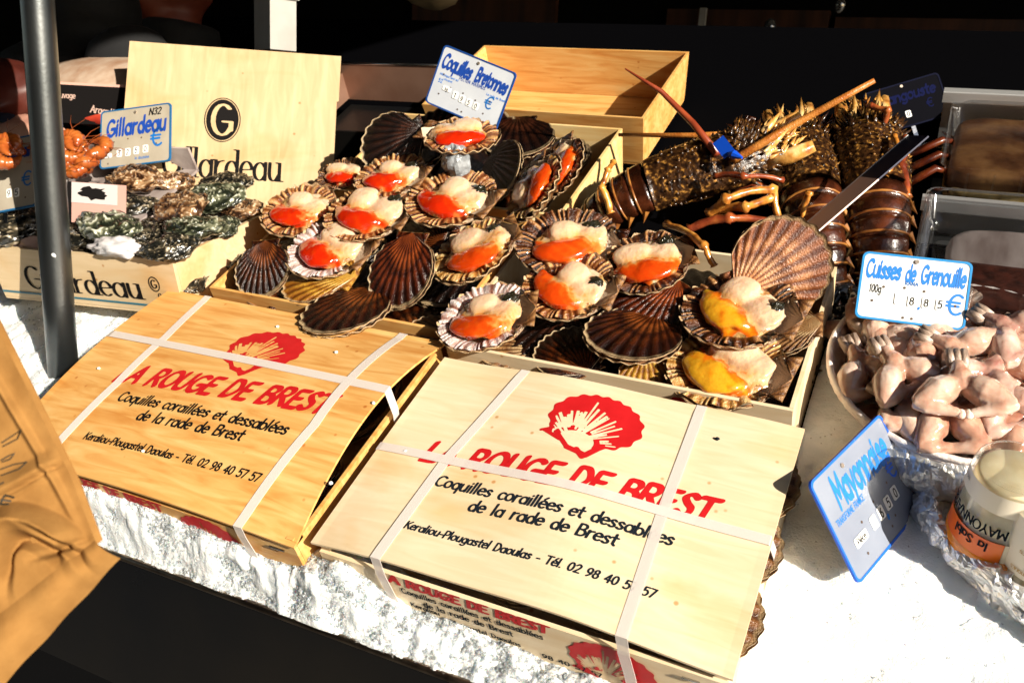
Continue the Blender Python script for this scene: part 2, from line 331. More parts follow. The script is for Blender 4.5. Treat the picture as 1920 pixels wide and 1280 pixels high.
def field_mesh(F, x0, y0, h, run=5):
    """outline a positive field into a flat mesh, no overlapping faces"""
    ny, nx = F.shape; V = []; FA = []; nod = {}; edg = {}
    def node(i, j):
        k = (i, j)
        if k not in nod: nod[k] = len(V); V.append((x0 + i * h, y0 + j * h))
        return nod[k]
    def edge(i, j, i2, j2):
        k = (min((i, j), (i2, j2)), max((i, j), (i2, j2)))
        if k not in edg:
            a, b = F[j, i], F[j2, i2]; t = a / (a - b); edg[k] = len(V); V.append((x0 + (i + (i2 - i) * t) * h, y0 + (j + (j2 - j) * t) * h))
        return edg[k]
    S = F > 0; cnt = S[:-1, :-1].astype(int) + S[1:, :-1] + S[:-1, 1:] + S[1:, 1:]
    for j in range(ny - 1):
        i = 0; row = cnt[j]
        idx = np.nonzero(row)[0]; done = -1
        for i in idx:
            if i <= done: continue
            if row[i] == 4:
                k = i
                while k + 1 < nx - 1 and row[k + 1] == 4 and k - i < run - 1: k += 1
                FA.append(tuple(node(q, j) for q in range(i, k + 2)) + tuple(node(q, j + 1) for q in range(k + 1, i - 1, -1))); done = k
            else:
                c = [(i, j), (i + 1, j), (i + 1, j + 1), (i, j + 1)]; poly = []
                for a in range(4):
                    p, q = c[a], c[(a + 1) % 4]
                    if S[p[1], p[0]]: poly.append(node(*p))
                    if S[p[1], p[0]] != S[q[1], q[0]]: poly.append(edge(*p, *q))
                if len(poly) > 2: FA.append(tuple(poly))
    return np.array(V).reshape(-1, 2), FA
_gc = {}
def glyph(ch, nib, slant, serif, res):
    key = (ch, nib, slant, serif, res)
    if key in _gc: return _gc[key]
    a, b, ang = nib; adv, st = GL[ch]; st = list(st)
    if serif and ch in 'ilrdupnhm':
        ex = []
        for s in st:
            if len(s) == 2 and abs(s[0][0] - s[1][0]) < .02 and abs(s[0][1] - s[1][1]) > .3:
                x = s[0][0]; ex.append(ln((x - .11, 0), (x + .13, 0))); ex.append(ln((x - .13, max(s[0][1], s[1][1])), (x, max(s[0][1], s[1][1]))))
        st += ex
    c, s_ = math.cos(rad(ang)), math.sin(rad(ang)); A = np.array([[c / a, s_ / a], [-s_ / b, c / b]])
    st = [np.array([(p[0] + slant * p[1], p[1]) for p in s]) for s in st]
    if not st: _gc[key] = (np.zeros((0, 2)), [], adv); return _gc[key]
    al = np.concatenate(st); m = max(a, b) + 2 * res; x0, y0 = al.min(0) - m; x1, y1 = al.max(0) + m
    X, Y = np.meshgrid(np.arange(x0, x1 + res, res), np.arange(y0, y1 + res, res)); Pq = np.stack([X, Y], -1) @ A.T; D = np.full(X.shape, 9.)
    for s in st:
        q = s @ A.T
        for k in range(len(q) - 1):
            d = q[k + 1] - q[k]; l2 = d @ d + 1e-12; t = np.clip(((Pq - q[k]) @ d) / l2, 0, 1)
            D = np.minimum(D, np.linalg.norm(Pq - q[k] - t[..., None] * d, axis=-1))
    v, f = field_mesh(1 - D, x0, y0, res); _gc[key] = (v, f, adv); return _gc[key]
def text(s, h, nib=(.06, .06, 0), slant=0., cond=1., serif=False, gap=.06, res=.035, width=None, jit=0., seed=1):
    """flat outlines of a line of writing, cap height h, starting at the origin; width fixes its length"""
    rs = random.Random(seed); V = []; F = []; x = 0.
    for ch in s:
        v, f, adv = glyph(ch, nib, slant, serif, res); n = sum(len(q) for q in V)
        if len(v):
            dy = rs.uniform(-jit, jit); V.append(v + np.array([x, dy])); F += [tuple(i + n for i in q) for q in f]
        x += adv + gap
    V = np.concatenate(V) * h; L = (x - gap) * h
    V[:, 0] *= (width / L if width else cond)
    return V, F
def lay(items, fn):
    """items: (verts2, faces, ox, oy, angle) laid on the surface fn(u,v)"""
    V = []; F = []; n = 0
    for v, f, ox, oy, an in items:
        c, s = math.cos(an), math.sin(an)
        for x, y in v: V.append(fn(ox + c * x - s * y, oy + s * x + c * y))
        F += [tuple(i + n for i in q) for q in f]; n += len(v)
    return V, F
def disc2(r, ry=None, n=20): return np.array([(r * math.cos(2 * PI * i / n), (ry or r) * math.sin(2 * PI * i / n)) for i in range(n)]), [tuple(range(n))]
def ring2(ax, ay, bx, by, n=36):
    v = np.array([(ax * math.cos(2 * PI * i / n), ay * math.sin(2 * PI * i / n)) for i in range(n)] + [(bx * math.cos(2 * PI * i / n), by * math.sin(2 * PI * i / n)) for i in range(n)])
    return v, [(i, n + i, n + (i + 1) % n, (i + 1) % n) for i in range(n)]
def shell_logo(w, res=.012):
    """printed scallop: a solid fan with scratched pale rays and a small hinge"""
    rs = random.Random(5)
    X, Y = np.meshgrid(np.arange(-.62, .62, res), np.arange(-.5, .5, res))
    th = np.arctan2(Y - .05, X); R = np.hypot(X / .5, (Y - .06) / .37)
    fan = 1 + .03 * np.cos(th * 19) - R
    ux, uy = -.1, -.3; ph = np.arctan2(Y - uy, X - ux); rr = np.hypot(X - ux, Y - uy)
    out = fan * .4
    lines = np.full(X.shape, -1.)
    for i in range(26):
        a = rad(2 + i * 6.2 + rs.uniform(-1.5, 1.5)); t0 = rs.uniform(.1, .24); t1 = .62 - .3 * abs(a - 1.4) ** .9 * .55 + rs.uniform(-.12, .04)
        if a < .55: t0 += .16
        wd_ = (.010 + .006 * rs.random()) * (1.25 if a > 1.2 else .75)
        d = np.abs(np.sin(ph - a)) * rr; l = np.minimum(wd_ - d, np.minimum(rr - t0, t1 - rr)); l[np.cos(ph - a) < 0] = -1
        lines = np.maximum(lines, l)
    pale = .13 - np.hypot((X + .06) / 1.5, Y + .26)
    out = np.minimum(out, -np.maximum(lines, pale * .6))
    def seg(p, q, w_):
        p, q = np.array(p), np.array(q); d = q - p; t = np.clip(((X - p[0]) * d[0] + (Y - p[1]) * d[1]) / (d @ d), 0, 1)
        return w_ - np.hypot(X - p[0] - t * d[0], Y - p[1] - t * d[1])
    for s in (((-.42, -.05), (-.36, -.25), .02), ((-.42, -.24), (-.22, -.3), .022), ((-.36, -.18), (-.46, -.25), .018), ((-.3, -.22), (-.1, -.37), .025), ((-.1, -.37), (.12, -.4), .03), ((.12, -.4), (.2, -.26), .035), ((.0, -.36), (.1, -.43), .03)):
        out = np.maximum(out, seg(*s))
    v, f = field_mesh(out, -.62, -.5, res); return v * w, f
# ------------------------------------------------------------------ palette
WOOD_Y = wood('poplar_amber', (.50, .22, .048), (.61, .33, .10), (.67, .43, .165))
WOOD_P = wood('poplar_pale', (.63, .485, .30), (.67, .535, .355), (.71, .585, .41))
WOOD_O = wood('poplar_crate', (.66, .42, .16), (.70, .49, .21), (.74, .55, .28))
WOOD_G = wood('poplar_gray', (.52, .385, .22), (.56, .42, .25), (.60, .46, .29))
RED = mk('red_print', (.46, .004, .007), .6, cols=[(.42, .003, .005), (.50, .006, .009)], ns=60)
RED_D = RED
INK = mk('dark_print', (.010, .014, .020), .7, spec=.06); BLACK = mk('black_print', (.008, .007, .007), .7, spec=.05)
BLUE_INK = mk('blue_lettering', (.008, .05, .30), .5); BLUE_B = mk('bright_blue_lettering', (.01, .17, .62), .5)
BLUE_RIM = mk('blue_rim', (.01, .13, .42), .4); BLUE_RIM_B = mk('bright_blue_rim', (.012, .12, .72), .35)
PLATE = mk('white_plate', (.48, .51, .57), .3, cols=[(.45, .48, .54), (.52, .55, .60)], ns=25)
PLATE_C = mk('cream_plate', (.34, .30, .235), .4, cols=[(.30, .26, .20), (.37, .33, .265)], ns=25)
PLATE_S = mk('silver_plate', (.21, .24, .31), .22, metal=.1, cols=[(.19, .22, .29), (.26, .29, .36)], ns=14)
PLATE_D = mk('navy_plate', (.03, .035, .07), .35)
TAB = mk('white_tab', (.86, .86, .84), .4); RIVET = mk('rivet_hole', (.08, .05, .035), .5); RIVET_M = mk('rivet_metal', (.6, .5, .4), .3, metal=.8)
STRAP = mk('white_strap', (.74, .68, .64), .25, bump=.5, bs=900, dist=.0004); STRAP.node_tree.nodes['Principled BSDF'].inputs['Alpha'].default_value = .62
STEEL = mk('steel', (.55, .55, .56), .22, metal=1., bump=.05, bs=300)
DSTEEL = mk('dark_steel', (.02, .022, .026), .26, metal=.7, cols=[(.012, .014, .018), (.030, .026, .022)], ns=3, rough2=.34, spec=.3)
BEDM = mk('dark_bed', (.0015, .0015, .002), .85, spec=.01)
RIMSTEEL = mk('worn_steel_lip', (.24, .19, .14), .3, metal=1., cols=[(.12, .09, .07), (.38, .3, .22)], ns=40)
POLE_M = mk('grey_pole_metal', (.11, .12, .125), .33, metal=.95, cols=[(.085, .095, .10), (.14, .15, .155)], ns=12, bump=.08, bs=200)
WPAINT = mk('white_paint', (.30, .29, .27), .5, cols=[(.25, .24, .22), (.33, .32, .30)], ns=14)
KRAFT = mk('kraft_paper', (.25, .122, .034), .9, spec=.15, cols=[(.20, .095, .025), (.285, .145, .042)], ns=60, bump=.4, bs=420, dist=.0005, detail=8)
DARK = mk('dark_void', (.004, .004, .0045), .9, spec=.04); BROWNW = mk('brown_panel', (.05, .017, .007), .5, cols=[(.02, .008, .004), (.075, .026, .01)], ns=4, stretch=(6, 6, .6))
ASPH = mk('asphalt', (.05, .05, .05), .9, cols=[(.04, .04, .04), (.065, .063, .06)], ns=40, bump=.4, bs=200)
FOIL = mk('foil', (.88, .88, .88), .32, metal=.65, bump=.5, bs=260)
ALU = mk('brushed_aluminium', (.80, .80, .80), .42, metal=.8, bump=.1, bs=300)
SEED = mk('dark_olive_shell', (.012, .013, .015), .12, coat=.5)

# ------------------------------------------------------------------ setting (world coordinates)
def raw(name, v, f, m, kind=None, smooth=False):
    o = part(name, v, f, m, None, smooth); RAW.add(o.name)
    if kind: o['kind'] = kind
    return o
raw('ground', [(-40, -40, 0), (40, -40, 0), (40, 40, 0), (-40, 40, 0)], [(0, 1, 2, 3)], ASPH, 'structure')
t = thing('stall_back', 'dark stall back wall with brown boards behind the seafood display', 'wall', (0, 2.6, 0), raw=True)
mb = MB().box((0, 2.7, 1.4), (7, .08, 2.8)); mb.build('wall_panel', DARK, t, off=(0, 2.6, 0))
for x0, x1, z0, z1 in ((-1.62, -.98, .2, 1.85), (-.54, .02, .2, 1.80), (.04, .62, .2, 1.78)):
    MB().box(((x0 + x1) / 2, 2.645, (z0 + z1) / 2), (x1 - x0, .03, z1 - z0)).build('brown_board', BROWNW, t, off=(0, 2.6, 0))
MB().box((-.40, 2.60, 1.55), (.022, .02, .5)).build('pale_batten', WPAINT, t, off=(0, 2.6, 0))
o = raw('sky_blocker_roof', *(lambda b: (b.v, b.f))(MB().box((-.2, 1.95, 2.40), (7.6, 2.5, .03)).box((-1.5, -1.151, 2.40), (5.0, 3.7, .03)).box((-1.5, -3.0, 2.28), (5.0, .02, .24))), DARK)
tag(o, 'added dark roof out of view, cutting skylight over the stall', 'sky_blocker_roof')  # added overhead, out of view, to keep skylight off the stall
o = raw('sky_blocker_left', *(lambda b: (b.v, b.f))(MB().box((-3.3, 1.5, 1.2), (.04, 2.4, 2.4))), DARK); tag(o, 'added dark sheet out of view at the left, cutting skylight', 'screen')  # unseen sheet added at the left to deepen the shade
o = raw('sky_blocker_front', *(lambda b: (b.v, b.f))(MB().box((-.6, -3.4, 1.4), (6.8, .03, 2.8))), DARK); tag(o, 'added dark sheet behind the camera, cutting skylight from the front', 'sky_blocker_front')  # unseen sheet added behind the camera to block sky fill

# the counter: a sloping steel bed, its lip and its tall front
cl = thing('display_counter', 'sloping steel fish counter with a dark polished front panel', 'counter', (0, 0, -.06))
MB().box((-.1, .70, -.030), (3.4, 1.44, .04)).build('bed', BEDM, cl, off=(0, 0, -.06))
dn = TILT.to_3x3().inverted() @ Vector((0, 0, -1))
p0 = Vector((-1.8, -.0475, -.004)); p1 = Vector((1.6, -.0355, -.004)); bk = Vector((0, .02, 0))
v = [p0, p1, p1 + bk, p0 + bk]; MB().hexa([q + dn * .16 for q in v], v).build('front_panel', DSTEEL, cl, off=(0, 0, -.06))
v2 = [q + dn * .163 + Vector((0, .03, 0)) for q in v]; MB().hexa([q + dn * .8 for q in v2], v2).build('plinth', DARK, cl, off=(0, 0, -.06))
MB().tube([p0 + Vector((0, .002, .004)), p1 + Vector((0, .002, .004))], .004, 10).build('lip', RIMSTEEL, cl, smooth=True, off=(0, 0, -.06))

# crushed ice: one lumpy bed and loose chips
ICE = mk('ice', (.80, .83, .85), .25, spec=.5, cols=[(.73, .78, .81), (.86, .88, .89)], ns=60, bump=.45, bs=420, sss=.4, ssr=(.6, .8, 1), sscale=.012, coat=.3, dist=.003)
def ice_h(x, y):
    """height of the ice: banked against the boxes, falling to the lip, flat to the right"""
    s = np.clip((y + .040) / .030, 0, 1); s = s * s * (3 - 2 * s)
    b = np.interp(x, [-.40, -.16, -.02, .03, .09, .2, .4], [.070, .058, .034, .046, .024, .012, .006])
    gap = np.exp(-((x - .0) / .035) ** 2) * .02 * np.exp(-((y - .0) / .03) ** 2)
    h = .001 + b * s + gap
    back = np.clip((y - .02) / .06, 0, 1); base = np.where(x > .37, .014, np.where(x < -.44, .022, -.02))
    return h * (1 - back) + base * back
def ice_sheet(x0, x1, y0, y1, st):
    nx, ny = int((x1 - x0) / st), int((y1 - y0) / st); X, Y = np.meshgrid(np.linspace(x0, x1, nx + 1), np.linspace(y0, y1, ny + 1))
    P = np.stack([X, Y, X * 0], -1); am = np.where(X > .36, .45, 1.); Z = ice_h(X, Y) + am * .007 * fbm(P * 30, 3) + am * .005 * np.abs(fbm(P * 65, 3, 9)) + am * .0022 * np.abs(vnoise(P * 210, 4)) + .0012 * vnoise(P * 420, 6)
    edge = np.clip((Y + .041) / .02, 0, 1); Z = np.minimum(Z, .001 + edge * .2); Y2 = np.maximum(Y + edge * .009 * fbm(np.stack([X, Y, Z], -1) * 45, 3, 21), -.043)
    v = np.stack([X, Y2, Z], -1).reshape(-1, 3); i = np.arange(nx * ny); r = i // nx * (nx + 1) + i % nx
    return v, np.stack([r, r + 1, r + nx + 2, r + nx + 1], 1)
V = []; F = []; n = 0
for a in ((-.62, .42, -.041, .03, .0019), (-1.0, -.40, .03, .40, .005), (.34, .8, .03, .52, .004), (.42, .8, -.041, .03, .004), (-1.0, -.62, -.041, .03, .005)):
    v, f = ice_sheet(*a); V.append(v); F.append(f + n); n += len(v)
o = part('ice_bed', np.concatenate(V), np.concatenate(F), ICE, None, True); tag(o, kind='stuff')
CH = mk('ice_chips', (.93, .96, .98), .07, trans=.85, ior=1.31, spec=.5)
CRUMB = mk('ice_crumb_white', (.75, .77, .78), .3)
mb = MB(); rs = random.Random(3)
def chips(n, xr, yr, sz):
    X = np.array([rs.uniform(*xr) for _ in range(n)]); Y = np.array([rs.uniform(*yr) for _ in range(n)]); P = np.stack([X, Y, X * 0], -1)
    am = np.where(X > .36, .45, 1.); Z = ice_h(X, Y) + am * .007 * fbm(P * 30, 3) + am * .005 * np.abs(fbm(P * 65, 3, 9)) + .0006
    for x, y, z in zip(X, Y, Z):
        s = rs.uniform(*sz); q = Euler((rs.uniform(0, 6), rs.uniform(0, 6), rs.uniform(0, 6))).to_matrix(); c = Vector((x, y, z)); w = [rs.uniform(.5, 1.2) for _ in range(6)]
        v = [c + q @ Vector(d) for d in ((s * w[0], 0, 0), (-s * w[1], 0, 0), (0, s * w[2], 0), (0, -s * w[3], 0), (0, 0, s * w[4] * .7), (0, 0, -s * w[5] * .7))]
        mb.add(v, [(0, 2, 4), (2, 1, 4), (1, 3, 4), (3, 0, 4), (2, 0, 5), (1, 2, 5), (3, 1, 5), (0, 3, 5)])
chips(8000, (-.40, .34), (-.039, .004), (.0010, .0031)); chips(260, (.38, .62), (-.03, .42), (.0010, .0018)); chips(1800, (-.75, -.44), (.03, .33), (.0012, .0030))
o = mb.build('ice_chips', CH); tag(o, kind='stuff')

# ------------------------------------------------------------------ light wooden boxes
def box_walls(root, W_, D_, H, th, wd_, flare=0., z0=0., walls='flbr', hf=None):
    """bottom and four thin walls as parts of root (origin at front left of the floor); returns {side: wall object}"""
    fl = flare; hh = {k: H for k in 'flbr'}
    if hf: hh.update(hf)
    A = [Vector((0, 0, z0)), Vector((W_, 0, z0)), Vector((W_, D_, z0)), Vector((0, D_, z0))]
    B = [Vector((-fl, -fl, H)), Vector((W_ + fl, -fl, H)), Vector((W_ + fl, D_ + fl, H)), Vector((-fl, D_ + fl, H))]
    MB().box((W_ / 2, D_ / 2, z0 - .002), (W_ - .001, D_ - .001, .003)).build('base', wd_, root)
    out = {}
    for k, (i, j, nn) in dict(f=(0, 1, Vector((0, 1, 0))), r=(1, 2, Vector((-1, 0, 0))), b=(2, 3, Vector((0, -1, 0))), l=(3, 0, Vector((1, 0, 0)))).items():
        a, b, c, d = A[i], A[j], B[j], B[i]
        if hh[k] != H: c = b + (c - b) * (hh[k] / H); d = a + (d - a) * (hh[k] / H)
        if k in 'lr': u = (b - a).normalized() * (th + .0004); a, b, c, d = a + u, b - u, c - u, d + u
        q = nn * th
        out[k] = MB().hexa([a, b, b + q, a + q], [d, c, c + q, d + q]).build('wall', wd_, root)
    return out
CAPS = dict(nib=(.145, .085, 40), slant=.24, gap=.07, res=.04, jit=.035)
HAND = dict(nib=(.098, .08, 30), slant=.12, gap=.055, res=.036, jit=.012)
SMALL = dict(nib=(.11, .09, 30), slant=.14, gap=.06, res=.045, jit=.012)
def lid_print(ox, oy, k, fn, lid, ink):
    """the maker's red shell and lettering on a lid"""
    v, f = shell_logo(.096 * k)
    part('shell_print', *lay([(v, f, ox + .196 * k, oy + .203, -.10)], fn), RED, lid)
    it = []
    v, f = text('LA ROUGE DE BREST', .025 * k, width=.282 * k, seed=3, **CAPS); it.append((v, f, ox + .048 * k, oy + .1165, .045))
    part('red_lettering', *lay(it, fn), RED, lid)
    it = []
    for s, x, y, w_, h, an, st in (('Coquilles coraill\u00e9es et dessabl\u00e9es', .078, .0905, .230, .0125, .02, HAND), ('de la rade de Brest', .124, .0720, .141, .0125, .03, HAND), ('Keraliou-Plougastel Daoulas - T\u00e9l. 02 98 40 57 57', .077, .0362, .233, .0082, .02, SMALL)):
        v, f = text(s, h * k, width=w_ * k, **st); part('dark_lettering', *lay([(v, f, ox + x * k, oy + y, an)], fn), ink, lid)
def front_print(wall, fn, k=1.):
    v, f = shell_logo(.075 * k); part('shell_print', *lay([(v, f, .285 * k, .033, -.06)], fn), RED, wall)
    v, f = text('LA ROUGE DE BREST', .0115 * k, nib=(.16, .11, 30), slant=.1, gap=.05, width=.165 * k); part('red_lettering', *lay([(v, f, .066 * k, .055, -.0)], fn), RED, wall)
    it = []
    for s, x, y, w_, h in (('Coquilles coraill\u00e9es et dessabl\u00e9es', .085, .043, .14, .0075), ('de la rade de Brest', .105, .031, .09, .0075), ('Keraliou', .09, .024, .03, .006), ('Plougastel Daoulas', .13, .0175, .07, .006), ('98 40 57 57', .22, .0125, .055, .006)):
        v, f = text(s, h * k, width=w_ * k, nib=(.1, .08, 20), gap=.08); part('dark_lettering', *lay([(v, f, x * k, y, 0)], fn), INK, wall)
def ribbon(pts, w, across, th=.0006):
    """flat strap through pts (display coordinates), width along across"""
    pts = [Vector(p) for p in pts]; across = [Vector(a).normalized() * w / 2 for a in (across if isinstance(across, list) else [across] * len(pts))]
    m = MB(); n = len(pts); vs = []
    for i, p in enumerate(pts):
        t_ = (pts[min(i + 1, n - 1)] - pts[max(i - 1, 0)]).normalized(); nn = across[i].cross(t_).normalized()
        if nn.dot(Vector((0, -.3, 1))) < 0: nn = -nn
        for s in (-1, 1): vs += [p + across[i] * s, p + across[i] * s + nn * th]
    f = []
    for i in range(n - 1):
        a, b = i * 4, i * 4 + 4; f += [(a + 1, a + 3, b + 3, b + 1), (a, b, b + 2, a + 2), (a, a + 1, b + 1, b), (a + 2, b + 2, b + 3, a + 3)]
    return m.add(vs, f)

# --- front right box: pale, lid nearly flat, bowed up a little along its front
RA = (0, 0, 0); ax0, ax1, ay0, ay1 = -.004, .384, -.0015, .262
bA = thing('scallop_box', 'strapped pale wooden scallop box with a red shell on its flat lid, front right', 'box', RA, group='strapped scallop boxes')
wl = box_walls(bA, .38, .26, .0705, .004, WOOD_P, 0, .006)
zA = lambda x, y: .0845 + .013 * math.sin(PI * min(max(x / .38, 0), 1)) * (1 - .5 * y / .26) + .0015 * math.sin(x * 31 + y * 12)
zA0 = lambda x, y: zA(x, y) - .0026
lv, lf = slab(48, 32, lambda u, v: (ax0 + (ax1 - ax0) * u, ay0 + (ay1 - ay0) * v, zA(ax0 + (ax1 - ax0) * u, ay0 + (ay1 - ay0) * v)), lambda u, v: (ax0 + (ax1 - ax0) * u, ay0 + (ay1 - ay0) * v, zA0(ax0 + (ax1 - ax0) * u, ay0 + (ay1 - ay0) * v)))
lidA = part('lid', lv, lf, WOOD_P, bA)
lid_print(0, 0, 1., lambda x, y: (x, y, zA(x, y) + .0003), lidA, INK)
front_print(wl['f'], lambda x, z: (x, -.0006, z + .004))
for px, zt in ((-.0, .083), (.38, .083)): MB().box((px + (.006 if px == 0 else -.006), .008, .077), (.010, .010, .012)).build('corner_block', WOOD_P, bA)
for x in (.010, .352): MB().box((x, -.0022, .064), (.014, .0014, .0018)).build('staple', STEEL, bA)
def strapA(xa, xm, xb):
    X = [float(np.interp(i, (0, 12.5, 24), (xa, xm, xb))) for i in range(25)]
    p = [(xa, ay1 - .002, zA(xa, ay1) - .03)] + [(X[i], ay1 - (ay1 - ay0) * i / 24, zA(X[i], ay1 - (ay1 - ay0) * i / 24) + .0006) for i in range(25)]
    return p + [(xb + .001, -.0035, .072), (xb + .004, -.0035, .04), (xb + .006, -.0035, .008)]
for xa, xm, xb in ((.097, .0745, .070), (.287, .2905, .298)): ribbon(strapA(xa, xm, xb), .0100, (1, 0, 0)).build('strap', STRAP, bA, off=RA)
p = [(-.0055, .121, .02), (-.0055, .121, .07), (-.004, .121, zA(0, .12) + .0008)] + [(.382 * i / 24, .121 + .006 * i / 24, zA(.382 * i / 24, .12) + .0013) for i in range(25)] + [(.3865, .127, .07), (.3865, .127, .02)]
ribbon(p, .0100, (0, 1, 0)).build('strap', STRAP, bA, off=RA)

# --- front left box: amber, its lid arched up between front and back
RB = (-.432, -.010, 0.); Wb, Db = .414, .287
bB = thing('scallop_box', 'strapped amber wooden scallop box with an arched lid, front left', 'box', RB, group='strapped scallop boxes')
wb = box_walls(bB, Wb, Db, .0835, .004, WOOD_Y, 0, .012, hf={'f': .078})
def zB(x, y):
    v_ = min(max(y / Db, 0), 1); u_ = min(max(x / Wb, 0), 1)
    return .0865 + (.011 + .022 * u_) * math.sin(PI * v_) ** .9 + .012 * math.sin(PI * u_) * (1 - v_) ** 2 - .010 * (1 - u_) * (1 - v_) ** 3
bx0, bx1, by0, by1 = -.006, Wb + .004, -.003, Db + .006
lv, lf = slab(40, 40, lambda u, v: (bx0 + (bx1 - bx0) * u, by0 + (by1 - by0) * v, zB(bx0 + (bx1 - bx0) * u, by0 + (by1 - by0) * v)), lambda u, v: (bx0 + (bx1 - bx0) * u, by0 + (by1 - by0) * v, zB(bx0 + (bx1 - bx0) * u, by0 + (by1 - by0) * v) - .0026))
lidB = part('lid', lv, lf, WOOD_Y, bB)
lid_print(0.026, .0, 1.04, lambda x, y: (x, y, zB(x, y) + .0003), lidB, BLACK)
front_print(wb['f'], lambda x, z: (x, -.0006, z + .012), 1.05)
MB().box((Wb - .004, .008, .0845), (.008, .012, .010)).build('corner_block', WOOD_Y, bB)
for x in (.392, ): MB().box((x, -.0022, .073), (.018, .0014, .0018)).build('staple', STEEL, bB)
for xa, xm, xb in ((.062, .086, .073), (.362, .371, .353)):
    X = [float(np.interp(i, (0, 9, 17, 28), (xa, xm - .004, xm, xb))) for i in range(29)]
    p = [(xa, by1, zB(xa, by1) - .02)] + [(X[i], by1 - (by1 - by0) * i / 28, zB(X[i], by1 - (by1 - by0) * i / 28) + .0006) for i in range(29)] + [(xb + .001, -.0042, .078), (xb + .003, -.0042, .05), (xb + .004, -.0042, .01)]
    ribbon(p, .0106, (1, 0, 0)).build('strap', STRAP, bB)
p = [(-.0075, .187, .03), (-.006, .187, zB(0, .187))] + [((Wb + .004) * i / 24, .187 - .008 * i / 24, zB(Wb * i / 24, .183) + .0014) for i in range(25)] + [(Wb + .008, .176, .09), (Wb + .0065, .174, .07), (Wb + .0055, .174, .02)]
ribbon(p, .0106, (0, 1, 0)).build('strap', STRAP, bB)

# --- open trays behind
def tray(label, loc, wd_, W_=.385, D_=.245, H=.085, fl=.0, rz=0., **k):
    r = thing('wooden_tray', label, 'tray', loc, Matrix.Rotation(rad(rz), 3, 'Z'), 'open wooden trays of the display')
    return r, box_walls(r, W_, D_, H, .004, wd_, fl, .004, **k)
tC, wC = tray('open pale tray of scallops beside the frog legs, behind the flat strapped lid', (-.014, .282, 0), WOOD_P, .383, .238)
v, f = shell_logo(.07); part('shell_print', *lay([(v, f, .285, .046, -.05)], lambda x, z: (x, -.0006, z)), RED, wC['f'])
tD, wD = tray('open amber tray of scallops behind the arched strapped lid', (-.385, .302, 0), WOOD_Y, .362, .235)
tE, wE = tray('open tray of scallops holding the tilted shellfish price sign', (-.372, .560, 0), WOOD_O, .382, .236, .085, .004)
tF, wF = tray('empty amber tray at the very back of the scallops', (-.345, .835, .004), WOOD_Y, .375, .225, .085, .008)

# --- oyster crate, tipped up at its front
FR = Vector((-.421, .294, .13)); FL = Vector((-.74, .258, .13)); BR = Vector((-.430, .478, .078))
ux = (FR - FL).normalized(); uy = (BR - FR); uy = (uy - ux * uy.dot(ux)).normalized(); uz = ux.cross(uy)
Rg = Matrix((ux, uy, uz)).transposed(); Wg = (FR - FL).length; Hg = .080; Dg = .20
og = FL - uz * Hg
crG = thing('oyster_crate', 'wooden oyster crate with black serif lettering and a blue stripe', 'crate', og, Rg)
wg = box_walls(crG, Wg, Dg, Hg, .006, WOOD_G, 0.004, .003)
fnG = lambda x, z: (x, -.0042 * z / Hg - .0007, z)
v, f = text('Gillardeau', .034, nib=(.07, .02, 0), serif=True, gap=.04, width=.205, res=.02)
part('lettering', *lay([(v, f, .055, .020, 0)], fnG), BLACK, wg['f'])
part('stripe', *lay([(np.array([(0, 0), (Wg, 0), (Wg, .003), (0, .003)]), [(0, 1, 2, 3)], 0, .010, 0)], fnG), mk('blue_stripe', (.02, .13, .19), .5), wg['f'])
v, f = ring2(.009, .011, .0075, .0095); v2, f2 = text('G', .012, nib=(.1, .04, 0)); v3, f3 = text('O', .007, nib=(.1, .04, 0))
part('emblem', *lay([(v, f, Wg - .036, .044, 0), (v2, f2, Wg - .041, .038, 0), (v3, f3, Wg - .034, .024, 0)], fnG), BLACK, wg['f'])
for i in range(5): MB().box((Wg - .012, -.0045 + .0006, .012 + i * .014), (.012, .0022, .0025), Matrix.Rotation(.5, 3, 'Y')).build('staple', STEEL, wg['f']) if i < 2 else None

# --- the oyster maker's board, standing behind
gx = Vector((.8342, .486, -.2606)).normalized(); gy = Vector((-.2244, .7308, .6446)); gy = (gy - gx * gy.dot(gx)).normalized(); gz = gx.cross(gy)
Rb = Matrix((gx, gy, gz)).transposed(); gc = Vector((-.555, .609, .168)); gw, gh = .324, .216
bo = thing('oyster_board', 'pale wooden crate lid standing upright with an oval black G emblem', 'lid', gc, Rb)
bw = wood('poplar_board', (.39, .265, .135), (.43, .305, .165), (.48, .355, .205), (20, 3, 20))
x2 = gw / 2
pts = [(-x2, -.16), (x2 - .003, -.16), (x2 - .003, .028), (x2 - .008, .029), (x2 - .008, .034), (x2, gh / 2), (-x2, gh / 2)]
pts = [(-x2, -.16), (x2 - .006, -.16), (x2 - .004, .03), (x2 - .001, .031), (x2, gh / 2), (-x2, gh / 2)]
n = len(pts); bd = part('board', [(*p, .002) for p in pts] + [(*p, -.002) for p in pts], [tuple(range(n)), tuple(range(2 * n - 1, n - 1, -1))] + [(i, n + i, n + (i + 1) % n, (i + 1) % n) for i in range(n)], bw, bo)
fb = lambda x, y: (x, y, .0024)
ex, ey = -.0155, -.012
e1, g1 = ring2(.0275, .0365, .0260, .0350); e2, g2 = disc2(.0245, .0335, 40); v, f = text('G', .050, nib=(.085, .03, 0), width=.031, res=.02); v[:, 0] -= .0155; v[:, 1] -= .025
part('emblem', *lay([(e1, g1, ex, ey, 0), (e2, g2, ex, ey, 0)], fb), BLACK, bd)
part('emblem_letter', *lay([(v, f, ex, ey, 0)], lambda x, y: (x, y, .0028)), bw, bd)
v, f = text('Gillardeau', .046, nib=(.075, .02, 0), serif=True, gap=.04, width=.178, res=.02)
part('lettering', *lay([(v, f, -.100, -.107, 0)], fb), BLACK, bd)

